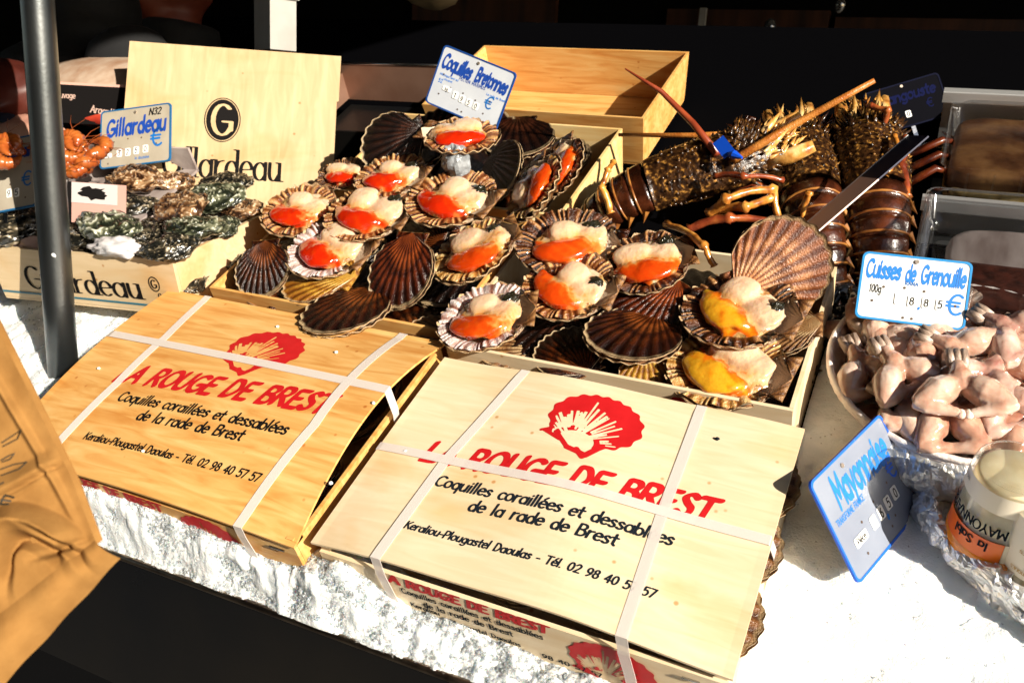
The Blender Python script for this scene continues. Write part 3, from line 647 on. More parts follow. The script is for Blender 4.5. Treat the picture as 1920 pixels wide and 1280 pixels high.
# ------------------------------------------------------------------ price signs
def rrect(w, h, r, n=4):
    o = []
    for cx, cy, a in ((w / 2 - r, h / 2 - r, 0), (-w / 2 + r, h / 2 - r, 90), (-w / 2 + r, -h / 2 + r, 180), (w / 2 - r, -h / 2 + r, 270)):
        o += [(cx + r * math.cos(rad(a + 90 * i / n)), cy + r * math.sin(rad(a + 90 * i / n))) for i in range(n + 1)]
    return np.array(o)
def sign(label, c, x, y, w, h, plate, rimm, title, ink, tabs, extra=(), euro=None, spike=True, bord=.0022, tabm=None, holes=(), rivet=(0, .42), group='enamel price signs'):
    x = Vector(x).normalized(); y = Vector(y); y = (y - x * y.dot(x)).normalized(); z = x.cross(y)
    r = thing('price_sign', label, 'sign', c, Matrix((x, y, z)).transposed(), group)
    o = rrect(w, h, .006); n = len(o)
    pl = part('plate', [(*p, .0008) for p in o] + [(*p, -.0008) for p in o], [tuple(range(n)), tuple(range(2 * n - 1, n - 1, -1))] + [(i, n + i, n + (i + 1) % n, (i + 1) % n) for i in range(n)], plate, r)
    i_ = rrect(w - 2 * bord, h - 2 * bord, .005)
    a = [(*p, .0013) for p in o * 1.0]; b = [(*p, .0013) for p in i_]; a2 = [(*(p * 1.004), -.0012) for p in o]; b2 = [(*p, .0006) for p in i_]
    part('rim', a + b + a2 + b2, [(i, n + i, n + (i + 1) % n, (i + 1) % n)[::-1] for i in range(n)] + [(i, (i + 1) % n, 2 * n + (i + 1) % n, 2 * n + i)[::-1] for i in range(n)] + [(n + i, n + (i + 1) % n, 3 * n + (i + 1) % n, 3 * n + i) for i in range(n)], rimm, r)
    fn = lambda u, v_: (u, v_, .0011)
    it = []
    for s, tx, ty, hh, ww, an, st in title:
        v, f = text(s, hh * h, width=ww * w if ww else None, **st); part('lettering', *lay([(v, f, tx * w, ty * h, an)], fn), ink, r)
    if extra:
        for ink2, lst in extra:
            for s, tx, ty, hh, ww, st in lst: v, f = text(s, hh * h, width=ww * w if ww else None, **st); part('small_lettering', *lay([(v, f, tx * w, ty * h, 0)], fn), ink2, r)
    if euro:
        v, f = text('\u20ac', euro[2] * h, nib=(.06, .06, 0), slant=.05, res=.03); part('euro_sign', *lay([(v, f, euro[0] * w, euro[1] * h, 0)], fn), euro[3], r)
    for s, tx, ty, tw, th_, col in tabs:
        q = rrect(tw * w, th_ * h, .0015, 3) + np.array([tx * w, ty * h]); n = len(q)
        tb = part('number_tab', [(*p, .0016) for p in q] + [(*p, .0009) for p in q], [tuple(range(n))] + [(i, n + i, n + (i + 1) % n, (i + 1) % n) for i in range(n)], tabm or TAB, r)
        if s.strip():
            v, f = text(s, th_ * h * .66, nib=(.075, .07, 0), slant=.04, res=.045); v[:, 0] -= (v[:, 0].max() + v[:, 0].min()) / 2
            if v[:, 0].max() > tw * w * .46: v[:, 0] *= tw * w * .46 / v[:, 0].max()
            part('digit', *lay([(v, f, tx * w, ty * h - th_ * h * .33, 0)], lambda u, v_: (u, v_, .0019)), col, tb)
    for hx, hy in holes: MB().disc((hx * w, hy * h), .0013, 10, .0012).build('hole', RIVET, r)
    if rivet: MB().tube([(rivet[0] * w, rivet[1] * h, .0), (rivet[0] * w, rivet[1] * h, .0022)], .0022, 10).build('rivet', RIVET_M, r)
    if spike: MB().box((0, -h / 2 - .014, -.002), (.006, .05, .0015)).build('stake', STEEL, r)
    return r
BR_ = dict(nib=(.12, .075, 55), slant=.10, gap=.015, res=.04, jit=.015)
BR2 = dict(nib=(.13, .075, 60), slant=.10, gap=.02, res=.04, jit=.01)
TH = dict(nib=(.08, .08, 0), gap=.12, res=.06)
HD = dict(nib=(.07, .07, 0), slant=.1, gap=.05, res=.05)
sign('white tilted price sign for scallops with blue lettering, on the heap', (-.188, .722, .176), (.954, -.0884, -.2863), (.2879, .5357, .7938), .124, .0885, PLATE, mk('navy_rim', (.008, .05, .22), .4),
     [('Coquilles', -.45, .155, .22, .41, -.05, dict(BR_, nib=(.15, .09, 55))), ('Bretonnes', .02, .145, .22, .43, -.05, dict(BR_, nib=(.15, .09, 55)))], BLUE_INK,
     [('kg', -.28, -.16, .11, .075, BLACK), ('1', -.15, -.20, .065, .115, BLACK), ('9', -.05, -.215, .065, .115, BLACK), ('5', .05, -.225, .065, .115, BLACK), ('0', .15, -.235, .065, .115, BLACK)],
     [(BLUE_INK, [('PECTEN MAXIMUS', -.17, .06, .05, .36, TH)]), (BLUE_B, [('Atlantique nord est', -.43, .02, .035, .26, TH), ('vivant', -.36, -.04, .035, .12, TH), ('52', -.42, -.10, .06, None, TH), ('La rade de Brest', .23, -.0, .035, .25, TH)])],
     (.24, -.20, .2, BLUE_RIM), holes=((-.38, .045), (-.24, -.12), (-.06, -.12), (.12, -.15), (.3, -.08), (-.36, -.28), (.27, -.30), (-.06, -.40), (.0, -.41)))
sign('cream price sign with a blue name and handwritten N32, above the oysters', (-.652, .497, .181), (.9497, .3111, .0346), (-.2522, .6949, .6734), .1208, .092, PLATE_C, mk('teal_rim', (.012, .10, .24), .4),
     [('Gillardeau', -.41, .05, .27, .84, .0, dict(BR_, nib=(.125, .085, 50), gap=.07))], BLUE_INK,
     [('kg', -.38, -.28, .10, .075, BLACK), ('3', -.22, -.26, .07, .13, BLACK), ('2', -.10, -.26, .07, .13, BLACK), ('5', .02, -.25, .07, .13, BLACK), ('0', .15, -.24, .07, .13, BLACK)],
     [(BLACK, [('N32', .19, .33, .11, .17, dict(nib=(.1, .08, 20), slant=.2, gap=.06, res=.05))]), (BLUE_RIM, [('la douzaine', .0, -.40, .05, .20, TH)])],
     (.22, -.21, .3, BLUE_RIM), holes=((-.3, -.06), (-.1, -.03), (.09, -.04), (-.38, -.42), (.3, -.17)), rivet=(.0, .41))
sign('white price sign for frog legs in blue hand lettering, behind the dish', (.4516, .4588, .1124), (.9855, .1443, -.0892), (-.0433, .7225, .69), .105, .070, mk('bright_plate', (.66, .67, .67), .35), mk('sky_rim', (.02, .22, .52), .4),
     [('Cuisses', -.45, .135, .25, .32, .0, BR2), ('de', -.085, .13, .23, .09, .0, BR2), ('Grenouille', .055, .125, .25, .40, .0, BR2)], BLUE_B,
     [('8', .0, -.165, .075, .16, BLACK), ('8', .13, -.165, .075, .16, BLACK), ('5', .255, -.165, .075, .16, BLACK), ('', -.12, -.15, .075, .17, BLACK)],
     [(BLUE_RIM, [('RANA', -.08, .065, .05, .12, TH)]), (BLACK, [('100g', -.40, -.09, .11, .11, HD)]), (BLUE_B, [(',', .065, -.25, .12, None, dict(nib=(.12, .12, 0), res=.06))])],
     (.31, -.29, .30, BLUE_B), holes=((-.27, .0), (-.36, -.22), (.10, -.0), (.39, -.16), (-.08, .02), (.02, -.42), (-.06, -.42)))
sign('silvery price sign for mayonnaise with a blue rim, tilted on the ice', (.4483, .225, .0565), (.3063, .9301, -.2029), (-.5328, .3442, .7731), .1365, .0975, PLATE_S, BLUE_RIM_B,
     [('Mayonnaise', -.33, .12, .27, .72, .0, dict(BR2, nib=(.13, .07, 60), gap=.04))], BLUE_B,
     [('6', .02, -.20, .075, .125, BLACK), ('5', .135, -.185, .075, .125, BLACK), ('0', .25, -.17, .075, .125, BLACK), ('', -.09, -.21, .075, .125, BLACK), ('Pi\u00e9ce', -.28, -.22, .16, .09, BLACK)],
     [(BLUE_B, [('TRANSFORME FRANCE', -.43, .01, .055, .36, TH), (',', .07, -.28, .14, None, dict(nib=(.12, .12, 0), res=.06))])],
     (.28, -.06, .2, BLUE_RIM_B), holes=((-.2, -.12), (.0, -.07), (.22, -.04), (.39, -.14), (-.28, -.37), (.07, -.38), (.15, -.33)), bord=.0022, spike=False, rivet=(-.13, .40))
d = 1.45; c = at_d(8, 330, d)
sign('cream price sign with cut-off blue writing, left of the grey pole', c, (.90, .35, .08), (-.2, .72, .66), .105, .105, PLATE_C, mk('teal_rim_b', (.012, .10, .24), .4),
     [('Madagascar', -.36, .22, .17, .8, 0, dict(BR_, nib=(.14, .09, 50)))], BLUE_INK, [('9', .08, -.26, .07, .12, BLACK), ('5', .20, -.27, .07, .12, BLACK)], [(BLUE_RIM, [('Crevettes', -.3, .12, .05, .4, TH)])], (.28, -.20, .2, BLUE_RIM), holes=((.1, -.14), (.33, -.36)))
c = at_d(1700, 196, 1.50)  # this sign's shade is put into its plate, rim and ink colours
sign('price sign with shade painted into its dark colours, white number tabs, behind the lobsters', c, (.80, .50, .10), (-.35, .60, .72), .115, .068, mk('plate_painted_shade', (.004, .004, .006), .9, spec=.02), mk('rim_painted_shade', (.006, .007, .018), .8, spec=.03),
     [('Langouste', -.3, .1, .22, .7, .0, BR2)], mk('ink_painted_shade', (.004, .006, .035), .8, spec=.05), [('0', -.36, -.3, .06, .13, BLACK), ('9', -.2, -.26, .06, .13, BLACK), ('0', -.02, -.22, .07, .15, BLACK)], (), (.24, -.2, .2, bpy.data.materials['ink_painted_shade']))
# two-tone card seen almost edge on
c = at_d(1618, 345, 1.12); vw = (Vector(CAM) - c).normalized(); ev = (at_d(1706, 251, 1.16) - at_d(1545, 445, 1.08)); ev.normalize()
sd = vw.cross(ev).normalized(); xx = (sd * .36 + vw * -.93).normalized()
nz = xx.cross(ev)
tc_ = thing('price_card', 'long two-tone navy and white card stuck edge-on among the lobsters', 'sign', c, Matrix((xx, ev, nz)).transposed())
L_ = (at_d(1706, 251, 1.16) - at_d(1545, 445, 1.08)).length
wc = .040
MB().box((0, -L_ * .22, 0), (wc, L_ * .56, .002)).build('white_half', mk('card_white_bounce_tint', (.85, .68, .62), .5), tc_)  # pink of bounced light put into the white half's colour
MB().box((0, L_ * .28, 0), (wc, L_ * .44, .002)).build('navy_half', PLATE_D, tc_)
MB().box((wc / 2 + .0008, 0, 0), (.0014, L_, .0032)).build('edge_strip', TAB, tc_)
it = []
for s, y_ in (('PECHE', -.12), ('FRANCAISE', -.19)):
    v, f = text(s, .009, width=.026 if s == 'PECHE' else .042, **TH); it.append((v, f, -.02, L_ * y_, 0))
part('lettering', *lay(it, lambda x, y: (x, y, .0014)), BLACK, tc_)
# ------------------------------------------------------------------ scallops
SH_BROWN = shellmat('shell_brown', (.016, .003, .001), (.19, .048, .009), (.06, .012, .002), rough=.24)
SH_RED = shellmat('shell_red', (.035, .005, .001), (.28, .055, .010), (.12, .020, .004), rough=.24)
SH_PINK = shellmat('shell_pink', (.20, .06, .018), (.68, .38, .20), (.50, .22, .09))
SH_CREAM = shellmat('shell_cream', (.16, .065, .02), (.55, .38, .19), (.36, .19, .07), inner=(.60, .46, .32), innerd=(.32, .15, .07))
SH_YEL = shellmat('shell_yellow', (.28, .11, .01), (.66, .42, .09), (.5, .27, .03))
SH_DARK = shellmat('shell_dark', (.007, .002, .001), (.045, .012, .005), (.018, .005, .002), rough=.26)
def outline(phi):                              # distance of the rim from the beak along a rib
    c = .54 * math.cos(phi); q = .25 - (.54 * math.sin(phi)) ** 2
    return c + math.sqrt(max(q, .0004))
PHM = rad(61)
def valve(depth, ribs=15, amp=.016, dome=1, nr=14, na=90, th=.016, seed=0, wav=.0, inner_up=True):
    """one valve, disc centre at the origin, beak at y=-.5; cupped (dome=-1: bowl open upward) or nearly flat (dome=+1: bulging up).
    returns verts, faces, pattern (growth, rib, inside?)"""
    rs = np.random.RandomState(seed); V = []; A = []; F = []
    off = rs.uniform(0, 9, 3)
    def surf(sgn):
        base = len(V)
        for i in range(nr + 1):
            t = (i / nr) ** .8
            for j in range(na + 1):
                ph = -PHM + 2 * PHM * j / na; w = math.cos(ribs * PI * (j / na * 2 - 1)); L = outline(ph) * (1 + .012 * w * t)
                x = math.sin(ph) * L * t; y = math.cos(ph) * L * t - .54; d2 = min((x * x + (y) ** 2) / .27, 1.)
                edge = 1 - max(0, (t - .86) / .14) * .35
                z = dome * depth * (1 - d2) ** .72
                z += amp * w * t * (.55 + .45 * t) + wav * math.sin(ph * 3 + off[0]) * t * t
                z += .004 * math.sin(t * 46 + off[1]) * t
                V.append((x, y, z + (th if sgn > 0 else 0) * (.5 + .5 * edge))); A.append((t, w * .5 + .5, 0.))
        return base
    a = surf(1); b = surf(-1); k = na + 1
    for i in range(nr):
        for j in range(na):
            q = (i * k + j, i * k + j + 1, (i + 1) * k + j + 1, (i + 1) * k + j)
            F.append(tuple(a + p for p in q[::-1])); F.append(tuple(b + p for p in q))
    for j in range(na): F.append((a + nr * k + j + 1, a + nr * k + j, b + nr * k + j, b + nr * k + j + 1)[::-1])
    for j in (0, na):
        for i in range(nr): F.append((a + i * k + j, a + (i + 1) * k + j, b + (i + 1) * k + j, b + i * k + j))
    # ears either side of the beak
    for s in (-1, 1):
        e = len(V); ne = 6
        for lay_ in (th * .9, 0.):
            for i in range(ne + 1):
                u = i / ne
                for j in range(4):
                    t = j / 3; px = math.sin(PHM) * .40 * t; py = math.cos(PHM) * .40 * t - .54
                    ex_ = s * (px * (1 - u) + (.26 - .05 * t) * u); ey_ = py * (1 - u) + (-.545 + .18 * t) * u
                    V.append((ex_, ey_, lay_ + .008 * math.cos(u * 14) * u + dome * depth * .12 * (1 - u) * t)); A.append((.75 + .25 * t, .5 + .5 * math.cos(u * 14), 0))
        g = (ne + 1) * 4
        for i in range(ne):
            for j in range(3):
                q = (e + i * 4 + j, e + i * 4 + j + 1, e + (i + 1) * 4 + j + 1, e + (i + 1) * 4 + j); F.append(q); F.append(tuple(p + g for p in q[::-1]))
        for i in range(ne): F.append((e + i * 4, e + (i + 1) * 4, e + g + (i + 1) * 4, e + g + i * 4)); F.append((e + i * 4 + 3, e + g + i * 4 + 3, e + g + (i + 1) * 4 + 3, e + (i + 1) * 4 + 3))
        for j in range(3): F.append((e + ne * 4 + j, e + ne * 4 + j + 1, e + g + ne * 4 + j + 1, e + g + ne * 4 + j))
    A = np.array(A); V = np.array(V); n1 = (nr + 1) * k
    inn = slice(a, a + n1) if (dome < 0) == inner_up else slice(b, b + n1)
    A[inn, 2] = 1.
    return V, F, A
def mantle(ph=60, seed=0, r0=.50, r1=.93, h=.06, open_=34):
    """frilled ring of flesh round the inside of the cup"""
    rs = np.random.RandomState(seed); V = []; A = []; F = []; na = 360; nr = 10; o = rs.uniform(0, 6, 6)
    for i in range(nr + 1):
        s = i / nr
        for j in range(na + 1):
            th = rad(-90 + open_ + (360 - 2 * open_) * j / na); fr = math.sin(th * ph + 2.2 * math.sin(th * 5 + o[0]) + 1.2 * math.sin(th * 13 + o[2])) * (.72 + .45 * math.sin(th * 11 + o[3])); w = 1 + .05 * math.sin(th * 3 + o[1]) + .03 * math.sin(th * 8 + o[2])
            r = .5 * (r0 * w + (r1 - r0 * w) * s) * (1 + .012 * fr * s)
            x = math.cos(th) * r; y = math.sin(th) * r * (1.02); cup = -.16 * (1 - min((r / .52) ** 2, 1)) ** .72
            z = cup + h * (math.sin(PI * (s * .8 + .12)) * (1 + .16 * math.sin(th * 5 + o[3])) + .24 * fr * s * (1.05 - s * .3)) + .03 + .015 * math.sin(th * 13 + o[4]) * s
            V.append((x, y, z)); A.append((s, .5 + .5 * fr, .5 + .5 * math.sin(th * 9 + o[5])))
    k = na + 1
    F = [(i * k + j, (i + 1) * k + j, (i + 1) * k + j + 1, i * k + j + 1)[::-1] for i in range(nr) for j in range(na)]
    return np.array(V), F, np.array(A)
def banana(pts, rs_, n=16, seg=26, flat=.75, seed=0, nz=.05):
    pts = sm(pts, seg // (len(pts) - 1)); k = len(pts); R = np.interp(np.linspace(0, 1, k), np.linspace(0, 1, len(rs_)), rs_)
    m = MB().tube([(p[0], p[1], p[2]) for p in pts], [(r, r * flat) for r in R], n)
    v = np.array(m.v); v = v + .022 * fbm(v * 7 + seed, 3)[:, None]; a = np.repeat(np.linspace(0, 1, k), n)[:, None]
    return v, m.f, np.concatenate([a, a, a], 1)
FLESH = attrmat('adductor_flesh', [(.0, (.66, .44, .29)), (.35, (.60, .34, .17)), (.5, (.60, .29, .09)), (.62, (.62, .22, .05))], .16, .6, .35, .10, 7, .2)
MEMB = mk('membrane', (.40, .18, .05), .2, cols=[(.20, .06, .014), (.44, .22, .07), (.55, .34, .15)], ns=9, sss=.3, sscale=.05, coat=.5, bump=.4, bs=18, dist=.02)
GLAND = mk('dark_gland', (.010, .012, .008), .12, coat=.7, cols=[(.006, .007, .005), (.03, .025, .012)], ns=16, bump=.4, bs=26, dist=.02)
ROES = [attrmat('roe_' + nm, st, .13, .8, .3, .10, 6, .12) for nm, st in (
    ('orange', [(.45, (.60, .36, .16)), (.56, (.62, .20, .04)), (.74, (.58, .075, .005)), (1, (.54, .045, .003))]),
    ('red', [(.45, (.58, .30, .12)), (.56, (.58, .13, .025)), (.74, (.50, .028, .002)), (1, (.46, .014, .002))]),
    ('yellow', [(.45, (.60, .36, .14)), (.56, (.62, .10, .006)), (.70, (.62, .15, .005)), (.86, (.64, .27, .010)), (1, (.65, .31, .016))]))]
MANT = [attrmat('mantle_' + nm, st, .3, .35, .15, .28, 14, .5, 'Green') for nm, st in (
    ('brown', [(.2, (.042, .009, .002)), (.5, (.21, .058, .012)), (.9, (.56, .31, .12))]),
    ('pale', [(.05, (.22, .08, .05)), (.35, (.46, .31, .27)), (.85, (.66, .56, .54))]),
    ('dark', [(.25, (.011, .003, .001)), (.62, (.075, .018, .004)), (1., (.42, .20, .075))]),
    ('tan', [(.15, (.12, .03, .005)), (.5, (.42, .19, .04)), (.9, (.62, .42, .18))]))]
CUPS = [valve(.17, 15, .013, -1, seed=s, wav=.014, th=.018) for s in range(3)]
FLATS = [valve(.055, r, .012, 1, seed=s, wav=.012) for s, r in ((0, 14), (1, 16), (2, 13))]
def near(P, S):
    S = np.asarray(S)[::3]; return np.sqrt(((P[:, None] - S[None]) ** 2).sum(-1).min(1))
def soft_body(seed):
    """roe, muscle and flesh lobe grown together in one skin, then told apart: returns {part: (verts, faces, pattern)}"""
    rs = random.Random(seed * 31 + 2); j = lambda a: rs.uniform(-a, a); k = rs.uniform(.88, 1.1); bend = j(.05)
    rv, rf, _ = banana([(.0 + j(.04), .29 + j(.03), .0), (-.10 + bend, .19, .03), (-.155, .02, .04), (-.125 - bend, -.12, .035), (-.05 + j(.05), -.24 + j(.03), .01)], [.02, .085 * k, .122 * k, .125 * k, .095 * k, .02], seed=seed, flat=.52)
    mv, mf = blob((.105 + j(.03), .06 + j(.06), .045), (.128 + j(.02), .150 + j(.03), .070 + j(.012)), nz=.10, ns=3, seed=seed, p=.8, n=26, m=16)
    lv, lf = blob((.03 + j(.03), -.15 + j(.03), .025), (.15, .155, .050), nz=.3, ns=4, seed=20 + seed, n=26, m=16)
    gv, gf = blob((.0, -.03, -.02), (.27, .29, .055), nz=.25, ns=6, seed=50 + seed, n=30, m=14)
    mb = MB()
    for a, b in ((rv, rf), (mv, mf), (lv, lf), (gv, gf)): mb.add(a, b)
    v, f = remesh(mb, .017, 3); v = v + .006 * fbm(v * 16 + seed, 3, seed)[:, None] * np.array((.5, .5, 1))
    dr = near(v, rv); do = np.minimum(near(v, mv), near(v, lv)); dg = near(v, gv) + .02
    n_ = .035 * fbm(v * 11 + seed, 3, seed + 4); t = np.clip(.5 + (np.minimum(do, dg) - dr + n_) / .16, 0, 1)
    F = np.array([q for q in f if len(q) == 4]); lab = np.where(t[F].mean(1) > .5, 0, np.where((dg < np.minimum(do, dr) + .012)[F].mean(1) > .5, 2, 1))
    out = {}
    for q, nm in ((0, 'roe'), (1, 'muscle'), (2, 'membrane')):
        ff = F[lab == q]
        if not len(ff): continue
        u, inv = np.unique(ff, return_inverse=True); out[nm] = (v[u], inv.reshape(ff.shape), np.repeat(t[u][:, None], 3, 1))
    return out
SOFT = [soft_body(s) for s in range(7)]
ME = {}
def cached(key, fn):
    if key not in ME: ME[key] = fn()
    return ME[key]
MANTG = [mantle(s_, s, r0, r1, h) for s, (s_, r0, r1, h) in enumerate(((40, .58, .95, .055), (52, .60, .96, .050), (36, .55, .93, .062), (46, .54, .97, .055)))]
def open_scallop(label, px, wpx, z, dirn, tilt=(0, 0), mir=False, mant=0, roe=0, cup=0, cupm=None, gland=True, upper=None, seed=0, rsz=1., asp=1.):
    c = at(*px, z); s = 1.07 * wpx * (c - Vector(CAM)).dot(Vector(AX[:, 2])) / FOC
    R = Matrix.Rotation(rad(tilt[0]), 3, 'X') @ Matrix.Rotation(rad(tilt[1]), 3, 'Y') @ Matrix.Rotation(rad(dirn), 3, 'Z')
    if mir: R = R @ Matrix.Diagonal((-1, 1, 1))
    t = thing('scallop', label, 'scallop', c, None, 'opened scallops on the half shell')
    t.matrix_world = Matrix.Translation(c) @ (R @ Matrix.Diagonal((s * asp, s, s))).to_4x4()
    cm = cupm or SH_CREAM
    link('lower_shell', cached(('cup', cup, cm.name), lambda: mk_mesh('lower_shell', CUPS[cup][0], CUPS[cup][1], cm, True, CUPS[cup][2])), t)
    mi = (seed + mant) % 4
    link('mantle', cached(('man', mi, mant), lambda: mk_mesh('mantle', MANTG[mi][0], MANTG[mi][1], MANT[mant], True, MANTG[mi][2])), t)
    rs = random.Random(seed * 13 + 5); j = lambda a: rs.uniform(-a, a); inn_a = rad(rs.uniform(-20, 20)); inn_s = rs.uniform(1.16, 1.28)
    def lk(n_, me_, par_):
        o_ = link(n_, me_, par_)
        o_.rotation_euler = (0, 0, inn_a); o_.scale = (inn_s, inn_s, inn_s * .82)
        return o_
    sb = seed % 7
    for nm, mm in (('roe', ROES[roe]), ('muscle', FLESH), ('membrane', MEMB)):
        if nm in SOFT[sb]: lk(nm, cached((nm, sb, mm.name), lambda nm=nm, mm=mm: mk_mesh(nm, SOFT[sb][nm][0], SOFT[sb][nm][1], mm, True, SOFT[sb][nm][2])), t)
    if gland: lk('dark_gland', cached(('gl', seed % 3), lambda: mk_mesh('dark_gland', *blob((.13 + j(.03), -.20, .035), (.065, .075, .045), nz=.5, ns=6, seed=40 + seed % 3), GLAND, True)), t)
    if upper:
        ang, um = upper; g = 1
        o = link('upper_shell', cached(('up', g, um.name), lambda: mk_mesh('upper_shell', FLATS[g][0], FLATS[g][1], um, True, FLATS[g][2])), t)
        o.matrix_local = Matrix.Translation((0, -.53, .03)) @ Matrix.Rotation(rad(ang), 4, 'X') @ Matrix.Translation((0, .53, 0))
    return t
def shell(label, px, wpx, z, dirn, tilt, m, g=0, group='closed scallops in their shells', two=True, loc=None, size=None):
    """a closed scallop: flat valve over cupped valve"""
    c = loc if loc is not None else at(*px, z); s = size or wpx * (c - Vector(CAM)).dot(Vector(AX[:, 2])) / FOC
    R = Matrix.Rotation(rad(tilt[0]), 3, 'X') @ Matrix.Rotation(rad(tilt[1]), 3, 'Y') @ Matrix.Rotation(rad(dirn), 3, 'Z')
    t = thing('closed_scallop', label, 'scallop', c, R, group, s)
    link('upper_shell', cached(('fl', g, m.name), lambda: mk_mesh('upper_shell', FLATS[g][0], FLATS[g][1], m, True, FLATS[g][2])), t)
    if two:
        low = SH_YEL if m is SH_YEL else SH_CREAM if m not in (SH_DARK,) else SH_BROWN
        o = link('lower_shell', cached(('cup', g % 3, low.name), lambda: mk_mesh('lower_shell', CUPS[g % 3][0], CUPS[g % 3][1], low, True, CUPS[g % 3][2])), t)
        o.location = (0, 0, -.012); o.scale = (1.02, 1.02, .8)
    return t
P_, Q_ = open_scallop, shell
# tray beside the frog legs (front right)
P_('large opened scallop with yellow roe, front right corner of the pale tray', (1362, 684), 214, .085, 84, (2, -2), mant=3, roe=2, cup=0, seed=1, gland=False, rsz=1.12)
P_('large opened scallop with yellow roe and brown rim, under the upright pink shell', (1387, 577), 208, .108, 82, (2, -3), mant=2, roe=2, cup=1, seed=2, rsz=1.12)
P_('opened scallop with white frilled mantle, front left corner of the pale tray', (908, 592), 176, .108, 108, (6, -6), mant=1, roe=0, cup=2, seed=3)
P_('opened scallop with two orange roe pieces, between white-frilled one and dark-rimmed one', (1066, 533), 172, .110, 88, (8, 0), mant=0, roe=0, cup=0, seed=4)
P_('opened scallop with big white muscle and near-black rim, back of the pale tray', (1064, 452), 186, .118, 96, (4, 4), mant=2, roe=0, cup=1, seed=5, cupm=SH_BROWN)
P_('opened scallop with pale flesh and ridged dark frill, below the lobster leg', (1212, 490), 158, .115, 118, (10, -4), mant=2, roe=0, cup=2, seed=6)
# tray behind the arched lid, and the heap above it
P_('opened scallop tilted up towards the viewer, at the right wall of the amber tray', (888, 468), 165, .125, 128, (10, -14), mant=3, roe=0, cup=0, seed=7)
P_('opened scallop with lilac frill and red roe, centre of the amber tray', (620, 462), 164, .110, 86, (6, 0), mant=1, roe=1, cup=1, seed=8, gland=False)
P_('opened scallop with long red roe and violet-brown frill, left of centre of the heap', (690, 396), 162, .128, 92, (6, 0), mant=0, roe=1, cup=2, seed=9)
P_('opened scallop with dark striped frill, nearest the oyster crate', (560, 392), 138, .112, 90, (8, 6), mant=0, roe=1, cup=0, seed=10, gland=False)
P_('opened scallop with coarse cream-striped frill, middle of the heap below the ice lump', (846, 370), 166, .135, 86, (4, 0), mant=0, roe=1, cup=1, seed=11)
P_('opened scallop with striped rim and pale flesh, left of the ice lump', (732, 328), 132, .140, 92, (5, 0), mant=0, roe=1, cup=2, seed=12)
P_('small opened scallop half hidden against the board of the oyster crate', (642, 325), 92, .120, 96, (6, 0), mant=2, roe=1, cup=0, seed=13, gland=False)
P_('opened scallop right under the tilted price sign, top of the heap', (864, 252), 140, .172, -84, (-4, 6), mir=True, mant=0, roe=1, cup=1, seed=14, gland=False)
P_('opened scallop standing steeply with long orange roe, right end of the heap', (1000, 350), 160, .150, -150, (18, -34), mant=3, roe=0, cup=2, seed=15, asp=.85)
P_('opened scallop propped behind the steep one, against the tray wall', (1050, 312), 130, .155, -160, (24, -30), mant=2, roe=0, cup=0, seed=16, asp=.85, gland=False)
# closed ones one can point to
Q_('pink-brown scallop shell standing upright behind the yellow-roe scallop', (1464, 498), 184, .126, -50, (62, 12), SH_PINK, 0)
Q_('dark ribbed closed scallop, front edge of the pale tray', (1068, 660), 138, .078, 48, (4, -4), SH_BROWN, 1)
Q_('wide dark closed scallop with cream hinge, middle of the pale tray', (1186, 628), 182, .098, 170, (-12, 4), SH_BROWN, 0)
Q_('small yellow scallop shell at the front of the pale tray', (1212, 696), 104, .070, 196, (14, 0), SH_YEL, 2)
Q_('red-brown closed scallop fanned towards the back, middle of the pale tray', (1216, 572), 150, .092, 150, (10, 0), SH_RED, 1)
Q_('cream-edged shells stacked beneath the brown-rimmed scallop', (1470, 622), 130, .085, 100, (6, -20), SH_CREAM, 1)
Q_('reddish ribbed closed scallop standing on its rim, amber tray', (752, 510), 146, .112, 180, (34, -8), SH_RED, 0)
Q_('glossy dark closed scallop just behind the arched lid', (648, 583), 172, .094, 172, (-8, -4), SH_BROWN, 2)
Q_('dark brown scallop shell propped against the left wall of the amber tray', (492, 506), 112, .100, 196, (30, 6), SH_BROWN, 1)
Q_('thin yellow-edged scallop lying flat between the dark shells', (600, 520), 150, .088, 96, (4, -6), SH_YEL, 0)
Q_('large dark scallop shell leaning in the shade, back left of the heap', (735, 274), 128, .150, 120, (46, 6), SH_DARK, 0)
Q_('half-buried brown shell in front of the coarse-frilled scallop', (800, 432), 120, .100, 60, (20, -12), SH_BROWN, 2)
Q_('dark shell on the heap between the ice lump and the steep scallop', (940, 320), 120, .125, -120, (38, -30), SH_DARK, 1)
Q_('cream and brown scallop edge in the front left corner of the pale tray', (960, 652), 132, .064, 100, (-6, 4), SH_CREAM, 0)
Q_('yellow shell edge at the front of the amber tray beside the arched lid', (800, 628), 100, .068, 96, (6, 0), SH_CREAM, 2)
Q_('dark closed scallop in the front right corner of the pale tray', (1400, 728), 150, .062, 80, (0, 0), SH_BROWN, 1)
